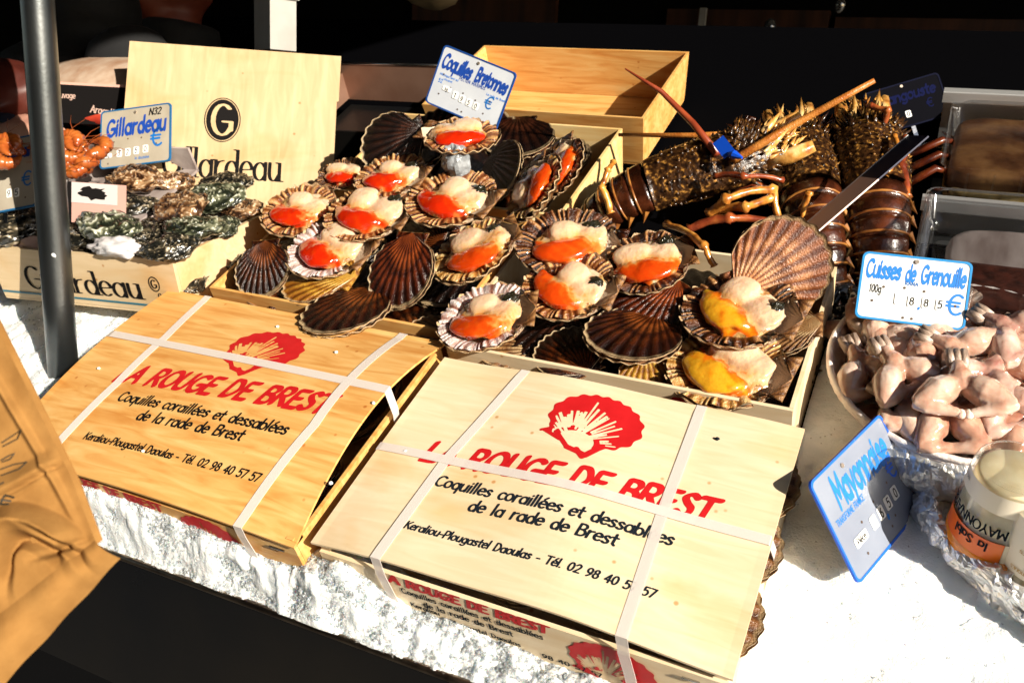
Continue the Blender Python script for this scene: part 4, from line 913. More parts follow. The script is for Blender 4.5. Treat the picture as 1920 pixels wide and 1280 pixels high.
# buried, dark ones that fill the trays
rs = random.Random(11)
def fill(label, x0, x1, y0, y1, z0, nx, ny, m=(SH_DARK, SH_BROWN), grp=None):
    for i in range(nx):
        for j in range(ny):
            l = Vector((x0 + (x1 - x0) * (i + .5) / nx + rs.uniform(-.012, .012), y0 + (y1 - y0) * (j + .5) / ny + rs.uniform(-.012, .012), z0 + rs.uniform(-.012, .010)))
            Q_(label, None, 0, 0, rs.uniform(0, 360), (rs.uniform(-14, 14), rs.uniform(-14, 14)), rs.choice(m), rs.randint(0, 2), grp, loc=l, size=rs.uniform(.10, .125))
fill('dark scallop shell lying underneath the opened ones in the pale tray', .04, .33, .31, .49, .054, 4, 3, grp='buried shells of the pale tray')
fill('dark scallop shell lying underneath the opened ones in the amber tray', -.34, -.06, .33, .51, .062, 4, 3, grp='buried shells of the amber tray')
fill('dark scallop shell lying underneath the heap below the tilted sign', -.33, -.04, .59, .76, .062, 4, 3, grp='buried shells of the heap')
fill('dark scallop shell piled inside the heap below the tilted sign', -.29, -.08, .61, .74, .105, 3, 2, grp='upper buried shells of the heap')
fill('scallop inside the amber strapped box, glimpsed under its arched lid', -.40, -.06, .025, .24, .055, 4, 3, (SH_RED, SH_BROWN, SH_DARK), 'scallops inside the amber box')
for i, (x, y, z, d_) in enumerate(((.10, .056, .066, 20), (.19, .053, .068, -10), (.27, .056, .066, 30), (.33, .06, .066, 200))):
    Q_('scallop inside the pale strapped box, peeping out under its lid', None, 0, 0, d_ + 180, (-3, 3), SH_RED if i % 2 else SH_CREAM, i % 3, 'scallops inside the pale box', loc=Vector((x, y, z)), size=.088)
for i, (y, z) in enumerate(((.06, .062), (.13, .064), (.20, .066))):
    Q_('pale scallop rim sticking out of the right side of the strapped pale box', None, 0, 0, -90, (0, 6), SH_CREAM, i, 'scallop rims at the box side', loc=Vector((.345, y, z + .006)), size=.094)
v, f = blob((0, 0, 0), (.020, .018, .028), nz=.35, ns=5, seed=3, n=26, m=18)
o = part('ice_lump', v, f, mk('ice_grey', (.20, .215, .23), .25, cols=[(.12, .13, .14), (.30, .32, .34)], ns=80, bump=.8, bs=200, spec=.6), None, False); o.location = at(856, 305, .150); tag(o, 'grey lump of ice on the scallop heap under the price sign', 'ice')

# ------------------------------------------------------------------ oysters
OY = [attrmat('oyster_' + n_, st, .18, .6, 0, .12, 25, .6, 'Red', .005) for n_, st in (('dark', [(.25, (.006, .006, .005)), (.5, (.035, .030, .02)), (.68, (.13, .10, .06)), (.95, (.42, .36, .28))]),
      ('green', [(.2, (.008, .010, .006)), (.46, (.05, .055, .032)), (.64, (.17, .17, .11)), (.92, (.5, .5, .42))]),
      ('brown', [(.15, (.02, .009, .005)), (.42, (.13, .06, .025)), (.62, (.30, .18, .09)), (.9, (.52, .40, .28))]))]
def oyster_geo(seed, l=.05, w=.030, h=.016):
    V = []; A = []; n, m = 80, 48
    for i in range(m + 1):
        a = -PI / 2 + PI * i / m
        for j in range(n):
            b = 2 * PI * j / n; V.append((math.cos(a) * math.cos(b), math.cos(a) * math.sin(b), math.sin(a)))
    V = np.array(V); t = (V[:, 0] + 1) / 2; q = V * 1.
    q[:, 1] *= .55 + .6 * np.sin(np.clip(t, 0, 1) ** .8 * PI * .62 + .3); q[:, 1] += .18 * np.sin(t * 3 + seed)
    base = fbm(V * 1.6 + seed * 3.1, 3, seed); fr = np.abs(((np.hypot(V[:, 0] + .8, V[:, 1]) * 3.6 + base * 3.2 + .8 * fbm(V * 5, 3, seed + 2)) % 1) - .5) * 2
    eq = 1 - np.abs(V[:, 2]); saw = (np.hypot(V[:, 0] + .85, V[:, 1] * 1.1) * 4.0 + base * 2.2 + .5 * fbm(V * 5, 3, seed + 2)) % 1
    q *= (1 + .22 * base)[:, None]; q[:, :2] *= (1 + .10 * saw * eq + .10 * fbm(V * 6 + seed, 3, seed + 7) * eq)[:, None]; q[:, 2] += .20 * (saw - .3) * (V[:, 2] > -.3) + .42 * fbm(V * 2.6 + seed, 2, seed + 5)
    col = np.clip(.26 + .42 * (saw > .86) + .10 * saw + .75 * fbm(V * 3.5 + seed, 4, seed + 9), 0, 1)
    F = [(i * n + j, i * n + (j + 1) % n, (i + 1) * n + (j + 1) % n, (i + 1) * n + j) for i in range(m) for j in range(n)]
    return q * np.array((l, w, h)), F, np.stack([col, col, col], 1)
OYM = {}
def oyster(label, px, zc, d_, tilt, k=1., c=0, g=0):
    if (g, c) not in OYM: a = oyster_geo(g); OYM[(g, c)] = mk_mesh('oyster', a[0], a[1], OY[c], True, a[2])
    l = at(*px, zc); o = link('oyster', OYM[(g, c)]); o.matrix_world = Matrix.Translation(l) @ (Rg @ Matrix.Rotation(rad(d_), 3, 'Z') @ Matrix.Rotation(rad(tilt[0]), 3, 'X') @ Matrix.Rotation(rad(tilt[1]), 3, 'Y')).to_4x4() @ Matrix.Scale(k, 4)
    tag(o, label, 'oyster', 'oysters in the crate')
for a in (('big pale tan oyster in the middle of the crate', (335, 392), .135, -28, (12, 0), 1.0, 2, 0),
          ('round brown oyster at the back of the crate, under the price sign', (255, 338), .140, 20, (18, 0), .85, 2, 1),
          ('long speckled green oyster at the front of the crate', (205, 425), .142, 4, (8, 4), 1.0, 1, 2),
          ('pale green oyster tip just below the big tan oyster', (365, 425), .132, 8, (0, 0), .85, 1, 3),
          ('frilly grey oyster at the front right corner of the crate', (318, 462), .138, 40, (14, 0), .72, 0, 4),
          ('thin greenish oyster at the right of the crate', (400, 372), .118, 28, (24, 0), .85, 1, 5),
          ('brown oyster against the right wall of the crate', (455, 390), .098, -14, (10, 0), .70, 2, 3),
          ('small bright oyster edge by the right wall of the crate', (412, 425), .108, 60, (20, 0), .55, 1, 4),
          ('dark oyster beside the printed card', (240, 390), .128, 10, (10, 0), .8, 0, 5),
          ('upright oyster at the back right of the crate', (325, 340), .128, 70, (30, 0), .6, 2, 2),
          ('dark oyster left of the grey pole', (40, 415), .150, 26, (20, 0), .95, 0, 0),
          ('black oyster near the front wall of the crate', (160, 440), .128, -8, (0, 0), .9, 0, 3),
          ('oyster at the very left of the crate', (10, 440), .140, 50, (10, 0), .8, 0, 2),
          ('dark oyster half under the pale crumpled wrap', (265, 470), .126, 10, (0, 0), .6, 0, 1),
          ('black oyster at the back of the crate by the liner', (420, 345), .110, 10, (10, 0), .8, 0, 4),
          ('brown oyster low in the crate between tan and green ones', (290, 432), .118, -30, (0, 0), .8, 0, 0),
          ('small dark oyster near the front of the crate', (250, 445), .130, 20, (0, 0), .42, 0, 5)): oyster(*a)
for i in range(10):
    l = og + Rg @ Vector((.05 + (i % 5) * .06, .05 + (i // 5) * .09, .030)); g = i % 6
    if (g, 0) not in OYM: a = oyster_geo(g); OYM[(g, 0)] = mk_mesh('oyster', a[0], a[1], OY[0], True, a[2])
    o = link('oyster', OYM[(g, 0)]); o.matrix_world = Matrix.Translation(l) @ (Rg @ Matrix.Rotation(i * 1.3, 3, 'Z')).to_4x4(); tag(o, 'dark oyster lying at the bottom of the oyster crate', 'oyster', 'oysters at the bottom of the crate')
# paper lining, its printed card, crumpled wrap
LIN = mk('liner_film', (.52, .38, .33), .35, cols=[(.44, .29, .25), (.60, .50, .45)], ns=10, bump=.3, bs=60)
ln_ = thing('crate_liner', 'pinkish white paper liner folded up round the oysters', 'liner', og + Rg @ Vector((Wg / 2, Dg, Hg)))
def flap(a, b, h, wv, nm, lean):
    a, b = Vector(a), Vector(b); d_ = (b - a).normalized()
    def fn(u, v):
        p = a.lerp(b, u); prof = math.sin(PI * u) ** .55 * (1 + wv * math.sin(u * 17) * .2)
        return p + uz * (h * v * prof) + lean * (h * .7 * v * prof) + uz.cross(d_) * (.004 * math.sin(u * 21 + v * 3))
    vv, ff = slab(40, 6, fn, lambda u, v: fn(u, v) - Vector((0, .0012, .0006)))
    part(nm, vv, ff, LIN, ln_, True, off=ln_.location)
G_ = lambda x, y, z: og + Rg @ Vector((x, y, z))
flap(G_(Wg - .19, Dg - .005, Hg * .7), G_(Wg - .002, Dg - .03, Hg * .7), .055, .5, 'flap', uy * -.15)
flap(G_(-.02, Dg - .06, Hg * .8), G_(Wg - .17, Dg - .005, Hg * .9), .040, .4, 'flap', uy * .0)
flap(G_(Wg - .006, .02, Hg * .75), G_(Wg - .008, Dg - .01, Hg * .75), .024, .6, 'flap', ux * -.2)
flap(G_(.0, .004, Hg * .8), G_(.16, .004, Hg * .85), .026, .6, 'flap', uy * .3)
SPOT = mk('ink_spot', (.015, .014, .013), .6)
for i in range(9):
    p = G_(.02 + i * .016, Dg - .050 + i * .006, Hg * 1.25 + .012 * math.sin(PI * (i + 1) / 11)); m = MB().disc((0, 0), .004 + .002 * (i % 3), 9); MB().add([p + Rg @ Vector((q[0], -.004, q[1])) for q in m.v], m.f).build('ink_spot', SPOT, ln_, off=ln_.location) if i in (3, 6) else None
v, f = blob((0, 0, 0), (.040, .016, .014), n=40, m=24, nz=.5, ns=5, seed=8)
o = part('crumpled_wrap', v, f, mk('wrap_white', (.5, .48, .48), .3, bump=.9, bs=50, cols=[(.42, .38, .38), (.58, .58, .60)], ns=30), None, True); o.matrix_world = Matrix.Translation(at(215, 464, .140)) @ Rg.to_4x4()
tag(o, 'white crumpled plastic wrap at the front of the oyster crate', 'wrap')
c = at(182, 382, .160); kx = (at(238, 352, .150) - at(140, 345, .165)).normalized(); ky = (Vector((-.1, .55, .83))); ky = (ky - kx * ky.dot(kx)).normalized(); kz = kx.cross(ky)
kc = thing('printed_card', 'pink and white leaflet with a black picture standing in the oysters', 'card', c, Matrix((kx, ky, kz)).transposed())
MB().box((0, 0, 0), (.082, .056, .0012)).build('sheet', mk('card_pink', (.46, .26, .22), .4), kc)
MB().box((-.004, .0135, .0012), (.066, .028, .0006)).build('white_panel', mk('card_pale', (.46, .42, .41), .4), kc)
MB().box((-.0385, 0, .0014), (.006, .056, .0008)).build('black_band', BLACK, kc)
MB().box((-.046, 0, .0), (.006, .060, .0014)).build('white_spine', TAB, kc)
rs2 = random.Random(4); a_ = [(.019 * (1 + .35 * rs2.uniform(-1, 1)) * math.cos(2 * PI * i / 22) - .004, .0085 * (1 + .3 * rs2.uniform(-1, 1)) * math.sin(2 * PI * i / 22) + .014) for i in range(22)]
part('black_picture', [(*p, .0018) for p in a_], [tuple(range(22))], BLACK, kc)
# ------------------------------------------------------------------ spiny lobsters
LOB = mk('lobster_shell', (.10, .03, .012), .28, cols=[(.007, .003, .002), (.020, .008, .003), (.05, .02, .006), (.42, .20, .04)], ns=170, bump=.8, bs=150, coat=.35, dist=.003, detail=7)
LOBT = mk('lobster_tail', (.05, .01, .004), .26, cols=[(.006, .002, .001), (.026, .006, .002), (.075, .018, .006)], ns=45, coat=.35, bump=.5, bs=120)
LOBE = mk('lobster_edge', (.55, .24, .06), .3, cols=[(.10, .02, .005), (.38, .16, .035)], ns=60, coat=.3)
HORN = mk('lobster_horn', (.6, .32, .09), .3, cols=[(.20, .05, .01), (.55, .27, .06), (.72, .52, .24)], ns=60, coat=.4, bump=.3, bs=150)
LEGM = mk('lobster_leg', (.50, .20, .04), .28, cols=[(.10, .018, .004), (.46, .17, .025), (.62, .32, .07)], ns=90, coat=.4, bump=.3, bs=120, stretch=(1, 1, .3))
LEGD = mk('lobster_leg_dark', (.10, .02, .01), .28, cols=[(.05, .008, .005), (.22, .04, .012), (.42, .13, .03)], ns=40, coat=.4, bump=.3, bs=120)
ANTM = mk('antenna_orange', (.60, .25, .05), .35, cols=[(.30, .08, .01), (.50, .20, .04)], ns=50, bump=.5, bs=400); ANTD = mk('antenna_red', (.20, .03, .012), .3, cols=[(.13, .018, .008), (.30, .06, .02)], ns=30)
TAGB = mk('blue_tag', (.005, .07, .55), .4)
def spine(m, p, d, r, l):
    d = d.normalized(); a = d.orthogonal().normalized(); b = d.cross(a); n = 6
    m.add([p + (a * math.cos(2 * PI * i / n) + b * math.sin(2 * PI * i / n)) * r for i in range(n)] + [p + d * l], [(i, (i + 1) % n, n) for i in range(n)])
def lobster(label, head, tail, up, L, seed, legs=1, tail_curl=.4):
    """carapace with spines, six tail bands with pale edges, tail fan, walking legs; head and tail are display points"""
    head, tail = Vector(head), Vector(tail); fw = (head - tail).normalized(); up = Vector(up); up = (up - fw * up.dot(fw)).normalized(); sd = fw.cross(up); R = Matrix((sd, fw, up)).transposed()
    t = thing('spiny_lobster', label, 'lobster', tail.lerp(head, .5), R, 'spiny lobsters on the display'); rs = random.Random(seed)
    w = L * .130; m = MB(); k = 26; n = 30; V = []; prof = lambda u: (math.sin(PI * min(1, u * .80 + .20)) ** .55 if u < 1 else 0)
    for i in range(k + 1):
        u = i / k; y = L * (-.02 + .50 * u); pw = w * (.92 + .14 * math.sin(PI * u)) * (1 if u < .72 else 1 - .55 * ((u - .72) / .28) ** 1.5); ph = pw * (.86 - .12 * u)
        groove = 1 - .07 * math.exp(-((u - .55) / .035) ** 2)
        for j in range(n):
            a = 2 * PI * j / n; V.append((math.cos(a) * pw * groove, y, math.sin(a) * ph * groove * (1 if math.sin(a) > 0 else .6)))
    V = np.array(V); V += V * (.05 * fbm(V * 90 + seed, 3, seed))[:, None]
    F = [(i * n + j, (i + 1) * n + j, (i + 1) * n + (j + 1) % n, i * n + (j + 1) % n)[::-1] for i in range(k) for j in range(n)] + [tuple(range(n)), tuple(k * n + j for j in range(n - 1, -1, -1))]
    m.add(V, F)
    for i in range(230):
        u = rs.uniform(.05, 1.) ** .75; a = rs.uniform(.05, PI - .05); q = V[min(int(u * k), k) * n + int(a / (2 * PI) * n)]
        big = u > .72; spine(m, Vector(q), Vector((q[0], .02 * L + (L * .05 if big else .01), abs(q[2]) + .01)), L * (.010 if big else .006) * rs.uniform(.6, 1.3), L * (.045 if big else .014) * rs.uniform(.6, 1.2))
    m.build('carapace', LOB, t, True)
    hb = MB()
    for s in (-1, 1):
        spine(hb, Vector((s * w * .30, L * .45, w * .42)), Vector((s * .12, .8, .7)), L * .020, L * .105)
        hb.tube([(s * w * .42, L * .40, w * .3), (s * w * .46, L * .47, w * .42)], [L * .016, L * .011], 8)
        hb.tube([(s * w * .5, L * .43, w * .02), (s * w * .62, L * .52, w * .10), (s * w * .66, L * .60, w * .24)], [L * .036, L * .030, L * .022], 8)
    for i in range(60): spine(hb, Vector((rs.uniform(-.6, .6) * w, L * rs.uniform(.40, .56), rs.uniform(.0, .5) * w)), Vector((rs.uniform(-1, 1), 1, rs.uniform(.2, 1))), L * .008, L * .04)
    hb.build('head_horns', HORN, t, True)
    y = -.02 * L; z = 0; ang = 0
    for b in range(6):
        pw = w * (.88 - .05 * b); ln_ = L * .064; c0 = Vector((0, y, z)); ang += tail_curl / 6; d_ = Vector((0, -math.cos(ang), -math.sin(ang))); uu = Vector((0, -math.sin(ang), math.cos(ang)))
        bd = MB(); ed = MB(); rings = []
        for q in range(6):
            s = q / 5; sc = 1.0 + .045 * math.sin(PI * (s * .85 + .15)) - .05 * s
            rings.append([c0 + d_ * (ln_ * 1.12 * s) + Vector((1, 0, 0)) * (math.cos(a) * pw * sc) + uu * (math.sin(a) * pw * .80 * sc * (1 if math.sin(a) > 0 else .35)) for a in [2 * PI * j / 24 for j in range(24)]])
        bd.add([p for r in rings for p in r], [(i * 24 + j, i * 24 + (j + 1) % 24, (i + 1) * 24 + (j + 1) % 24, (i + 1) * 24 + j) for i in range(5) for j in range(24)] + [tuple(range(23, -1, -1)), tuple(120 + j for j in range(24))])
        bo_ = bd.build('tail_band', LOBT, t, True)
        ed.tube([rings[4][j] * 1. + (rings[4][j] - c0 - d_ * ln_).normalized() * .0003 for j in range(0, 13)], L * .0048, 6); ed.build('band_edge', LOBE, bo_, True)
        for s in (-1, 1):
            e_ = MB(); spine(e_, c0 + Vector((s * pw * .96, 0, 0)) + d_ * ln_ * .6, Vector((s * .6, -.5, -.7)), L * .016, L * .05); e_.build('side_spine', LOBE, bo_)
        y += d_.y * ln_; z += d_.z * ln_
    for q in (-2, -1, 0, 1, 2):
        a = ang + .15; fan = MB(); bv = Vector((q * w * .24, y, z)); dr = Vector((q * .35, -math.cos(a), -math.sin(a))).normalized()
        fan.tube([bv, bv + dr * L * .06, bv + dr * L * .125], [(L * .014, L * .006), (L * .040, L * .006), (L * .030, L * .003)], 10); fan.build('tail_fan', LOBT, t, True)
    if legs:
        for s in (-1, 1):
            for q in range(legs):
                y0 = L * (.08 + .085 * q); a = rs.uniform(-.3, .5); p = [Vector((s * w * .8, y0, -w * .25)), Vector((s * w * (1.6 + .2 * q), y0 + L * .05 * a, w * .35)), Vector((s * w * (2.2 + .2 * q), y0 + L * .12 * (a + .4), -w * .15)), Vector((s * w * 2.4, y0 + L * .24, -w * .5))]
                MB().tube(p, [L * .017, L * .014, L * .010, L * .004], 8).build('leg', LEGD, t, True)
    return t
def limb(t, name, pts, rs_, m, n=9):
    pts = [Vector(p) for p in pts]; inv = t.matrix_world.inverted(); MB().tube([inv @ p for p in pts], rs_, n).build(name, m, t, True)
def joint_leg(t, pix, m, r=.0045):
    pts = []; rr = []
    for i, (x, y, z) in enumerate(pix):
        pts.append(at(x, y, z)); rr.append(r * (1 - .14 * i))
    P2 = []; R2 = []
    for i in range(len(pts) - 1):
        a, b = pts[i], pts[i + 1]
        q_ = (b - a).orthogonal() * .03
        P2 += [a, a.lerp(b, .10), a.lerp(b, .3) + q_, a.lerp(b, .5) + q_ * 1.3, a.lerp(b, .7) + q_, a.lerp(b, .88), a.lerp(b, .97)]; R2 += [rr[i] * 1.25, rr[i] * .78, rr[i] * .92, rr[i] * .8, rr[i] * .98, rr[i] * .9, rr[i] * 1.3]
    P2.append(pts[-1]); R2.append(r * .25); limb(t, 'leg', P2, R2, m, 8)
l1 = lobster('spiny lobster lying across, orange spined head with a blue tag', at(1378, 300, .125), at(1085, 395, .080), (-.1, -.35, 1), .33, 1, 0, .7)
l2 = lobster('spiny lobster pointing at the viewer tail first, left of the two-tone card', at(1482, 235, .085), at(1560, 520, .070), (0, -.3, 1), .33, 2, 3, .9)
l3 = lobster('spiny lobster pointing at the viewer tail first, between card and plastic boxes', at(1622, 245, .085), at(1668, 500, .060), (0.1, -.3, 1), .34, 3, 3, 1.0)
fl_ = thing('spiny_lobster', 'spiny lobster at the back, only its dark red head and long pale feeler showing', 'lobster', at(1470, 235, .07), None, 'spiny lobsters on the display')
sp = MB(); rs = random.Random(6)
for i in range(70): p = at(rs.uniform(1380, 1640), rs.uniform(225, 262), .085); spine(sp, p - fl_.location, Vector((rs.uniform(-1, 1), rs.uniform(-1, .2), 1)), .004, rs.uniform(.012, .028))
a_ = at(1390, 258, .06); b_ = at(1650, 250, .06); sp.tube([a_ - fl_.location, a_.lerp(b_, .5) - fl_.location, b_ - fl_.location], [.018, .026, .018], 12); sp.build('head_shell', LOBT, fl_, True)
limb(fl_, 'antenna', [at(1415, 250, .115), at(1300, 254, .11), at(1160, 253, .108)], [.0045, .0038, .0026], ANTM)
limb(l1, 'antenna', [at(1345, 290, .150), at(1300, 232, .17), at(1240, 172, .20), at(1172, 129, .24)], [.0052, .0046, .0034, .0010], ANTD)
limb(l1, 'antenna', [at(1375, 300, .150), at(1460, 250, .165), at(1550, 200, .19), at(1640, 151, .22)], [.0062, .0052, .0042, .0030], ANTM)
joint_leg(l1, [(1330, 400, .11), (1362, 372, .135), (1452, 354, .13), (1460, 412, .10)], LEGM, .0062)
joint_leg(l1, [(1348, 395, .11), (1400, 388, .125), (1445, 372, .12), (1448, 380, .10)], LEGM, .0062)
joint_leg(l1, [(1290, 430, .10), (1370, 408, .115), (1470, 425, .10)], LEGD, .006)
joint_leg(l1, [(1250, 420, .115), (1322, 462, .135), (1340, 500, .115)], LEGM, .0046)
joint_leg(l1, [(1340, 330, .14), (1395, 330, .15), (1470, 338, .13)], LEGD, .0040)
joint_leg(l1, [(1145, 400, .09), (1128, 350, .12), (1140, 318, .135), (1150, 304, .13)], LEGM, .0050)
joint_leg(l1, [(1175, 390, .09), (1165, 340, .115), (1225, 318, .10)], LEGD, .0034)
joint_leg(l3, [(1700, 370, .08), (1690, 310, .10), (1698, 258, .11)], LEGD, .0058)
joint_leg(l3, [(1660, 330, .10), (1682, 290, .12), (1676, 255, .12)], LEGM, .0044)
joint_leg(l3, [(1650, 250, .10), (1665, 205, .13), (1632, 198, .13)], LEGD, .0046)
joint_leg(l2, [(1495, 400, .08), (1518, 360, .11), (1500, 440, .06)], LEGM, .0044)
# blue tag cable-tied to the first lobster's horn
tg = MB(); c = at(1357, 276, .165); ev = (at(1340, 255, .170) - at(1375, 300, .160)).normalized(); vz = (Vector(CAM) - c).normalized(); ex_ = ev.cross(vz).normalized(); vz = ex_.cross(ev)
Rt = Matrix((ex_, ev, vz)).transposed(); inv = l1.matrix_world.inverted()
tg.box((0, 0, 0), (.016, .030, .002), None); tg.tube([(0, -.014, 0), (.004, -.020, 0), (.009, -.032, 0)], [.003, .0055, .0015], 8)
MB().add([inv @ (c + Rt @ Vector(q)) for q in tg.v], tg.f).build('blue_tag', TAGB, l1)
for i, (x, y) in enumerate(((1500, 545), (1585, 545), (1600, 600), (1575, 640), (1560, 560), (1610, 560), (1590, 585), (1560, 605))):
    v, f = blob((0, 0, 0), (.019, .011, .009), n=24, m=16, nz=.1, seed=i); o = part('mussel', v, f, SEED, None, True); o.location = at(x, y, .02 + .012 * (i % 3)); o.rotation_euler = (.4 * i, .3, i * 1.1); tag(o, 'glossy black mussel in the gap between the pale tray and the frog leg sign', 'mussel', 'black mussels in the gap')
sw = MB(); rs = random.Random(8)
for i in range(14):
    p = at(1512 + rs.uniform(-14, 16), 700 + rs.uniform(-14, 14), .016); a = rs.uniform(0, 6); q = p + Vector((math.cos(a) * .012, math.sin(a) * .012, rs.uniform(.0, .006))); sw.tube([p, p.lerp(q, .5) + Vector((0, 0, .003)), q], [.0016, .0026, .0008], 6, flat=.4)
o = sw.build('seaweed', mk('seaweed', (.012, .012, .006), .4), None, True); tag(o, 'dark sprig of seaweed on the ice beside the pale tray', 'seaweed')

# ------------------------------------------------------------------ dish of frog legs
CD = Vector((.514, .414, .0)); RD = .131
WICK = mk('doily_rim', (.80, .74, .68), .45, cols=[(.66, .52, .48), (.86, .83, .80)], ns=70, bump=.5, bs=300)
dish = thing('frog_leg_dish', 'round white ribbed dish lined with foil holding the frog legs', 'dish', CD)
def dprof(u, a):
    r = .088 + .043 * u; z = .012 + .050 * u ** 1.4 + .0012 * math.sin(a * 70) * u; return Vector((r * math.cos(a), r * math.sin(a), z))
vv, ff = slab(180, 8, lambda u, v: dprof(v, 2 * PI * u), lambda u, v: dprof(v, 2 * PI * u) + Vector((math.cos(2 * PI * u) * .003, math.sin(2 * PI * u) * .003, -.004)))
part('side', vv, ff, WICK, dish, True)
MB().tube([(.131 * math.cos(2 * PI * i / 90), .131 * math.sin(2 * PI * i / 90), .0625 + .0008 * (i % 2)) for i in range(91)], .0034, 8).build('rim', WICK, dish, True)
MB().add([(.090 * math.cos(2 * PI * i / 40), .090 * math.sin(2 * PI * i / 40), .014) for i in range(40)], [tuple(range(40))]).build('base', WICK, dish)
def crumple(n1, n2, fn, amp, f1, seed=0, name='foil', root=None, m=FOIL):
    v, f = grid(n1, n2, fn); v = np.array([tuple(p) for p in v]); q = np.abs(fbm(v * f1 + seed, 4, seed)); v[:, 2] += amp * (q - .3); w_ = fbm(v * f1 * 1.3 + 5, 3, seed + 3); v[:, 0] += amp * .7 * w_; v[:, 1] -= amp * .7 * fbm(v * f1 + 9, 3, seed + 4)
    return part(name, v, f, m, root)
def skirt(u, v):
    a = rad(235) + rad(110) * u; r = .130 + .012 * math.sin(v * PI) + .012 * v; return Vector((r * math.cos(a), r * math.sin(a), .062 - .050 * v + .004 * math.sin(v * 7)))
crumple(150, 16, skirt, .009, 60, 2, 'foil_skirt', dish)
FROG = [mk('frog_flesh_' + str(i), c, .16, cols=cs, ns=34, sss=.35, ssr=(1, .35, .2), sscale=.008, coat=.7, bump=.35, bs=60, dist=.004, stretch=(1, 1, 2)) for i, (c, cs) in enumerate((((.50, .28, .20), [(.31, .12, .075), (.53, .31, .22), (.64, .47, .38)]), ((.56, .36, .27), [(.42, .21, .14), (.58, .40, .31), (.68, .55, .47)]), ((.48, .27, .21), [(.30, .13, .10), (.54, .35, .28), (.66, .53, .48)])))]
STUMP = mk('cut_spine', (.36, .25, .18), .35, cols=[(.10, .07, .06), (.36, .26, .20), (.66, .56, .50)], ns=60, stretch=(2, .7, 2), bump=.8, bs=60, dist=.004, detail=3)
FOOT = mk('cut_bone', (.82, .66, .56), .3, cols=[(.70, .40, .30), (.86, .76, .68)], ns=40, sss=.3, sscale=.01, bump=.5, bs=90)
FV = []
for var in range(4):
    mb = MB(); sp_ = (.55, .75, .40, .95)[var]; kn = (2.1, 2.5, 1.7, 2.3)[var]
    mb.tube([(0, .030, .010), (0, .012, .012), (0, -.006, .010)], [.0075, .0115, .010], 12)
    stump_at = []
    for s in (-1, 1):
        th = Vector((s * math.sin(sp_), -math.cos(sp_), .08)); h0 = Vector((s * .006, .004, .010)); k0 = h0 + th * .046
        mb.tube([h0 - th * .004, h0 + th * .008, h0 + th * .020, h0 + th * .034, k0], [.009, .0145, .0165, .0120, .0068], 14)
        cd = Vector((s * math.sin(sp_ - kn), -math.cos(sp_ - kn), -.10)); e = k0 + cd * .040
        mb.tube([k0 - cd * .003, k0 + cd * .010, k0 + cd * .024, e], [.0062, .0088, .0064, .0042], 12); stump_at.append((e, cd))
    v, f = remesh(mb, .0015, 5); v = v + .0009 * fbm(v * 130, 3, var)[:, None]
    st = MB(); 
    for dx in (-.0058, 0, .0058): st.tube([(dx, .026, .010), (dx * 1.15, .036, .0115), (dx * 1.2, .045, .012)], [(.0045, .006), (.0048, .0065), (.0042, .0055)], 8)
    ft = []
    for e, cd in stump_at: b = blob(e + cd * .001, (.0052, .0052, .0046), n=14, m=10, nz=.2, seed=var); ft.append(b)
    FV.append((mk_mesh('legs', v, f, None, True), [mk_mesh('cut_spine', st.v, st.f, STUMP, True)], [mk_mesh('cut_bone', *b, FOOT, True) for b in ft], v, f))
def frog(label, px, z, d_, tilt, var, mi, k=.93):
    z = .051 + (z - .078) * .95; pl_ = at(*px, z); pl_ = Vector((CD.x + (pl_.x - CD.x) * .88, CD.y + (pl_.y - CD.y) * .88, z))
    t = thing('skinned_frog', label, 'frog legs', pl_, Matrix.Rotation(rad(tilt[0]), 3, 'X') @ Matrix.Rotation(rad(tilt[1]), 3, 'Y') @ Matrix.Rotation(rad(d_), 3, 'Z'), 'skinned frog legs in the dish', k)
    key = ('fl', var, mi); me = cached(key, lambda: mk_mesh('thighs', FV[var][3], FV[var][4], FROG[mi], True)); link('thighs', me, t)
    link('cut_spine', FV[var][1][0], t)
    for b in FV[var][2]: link('cut_bone', b, t)
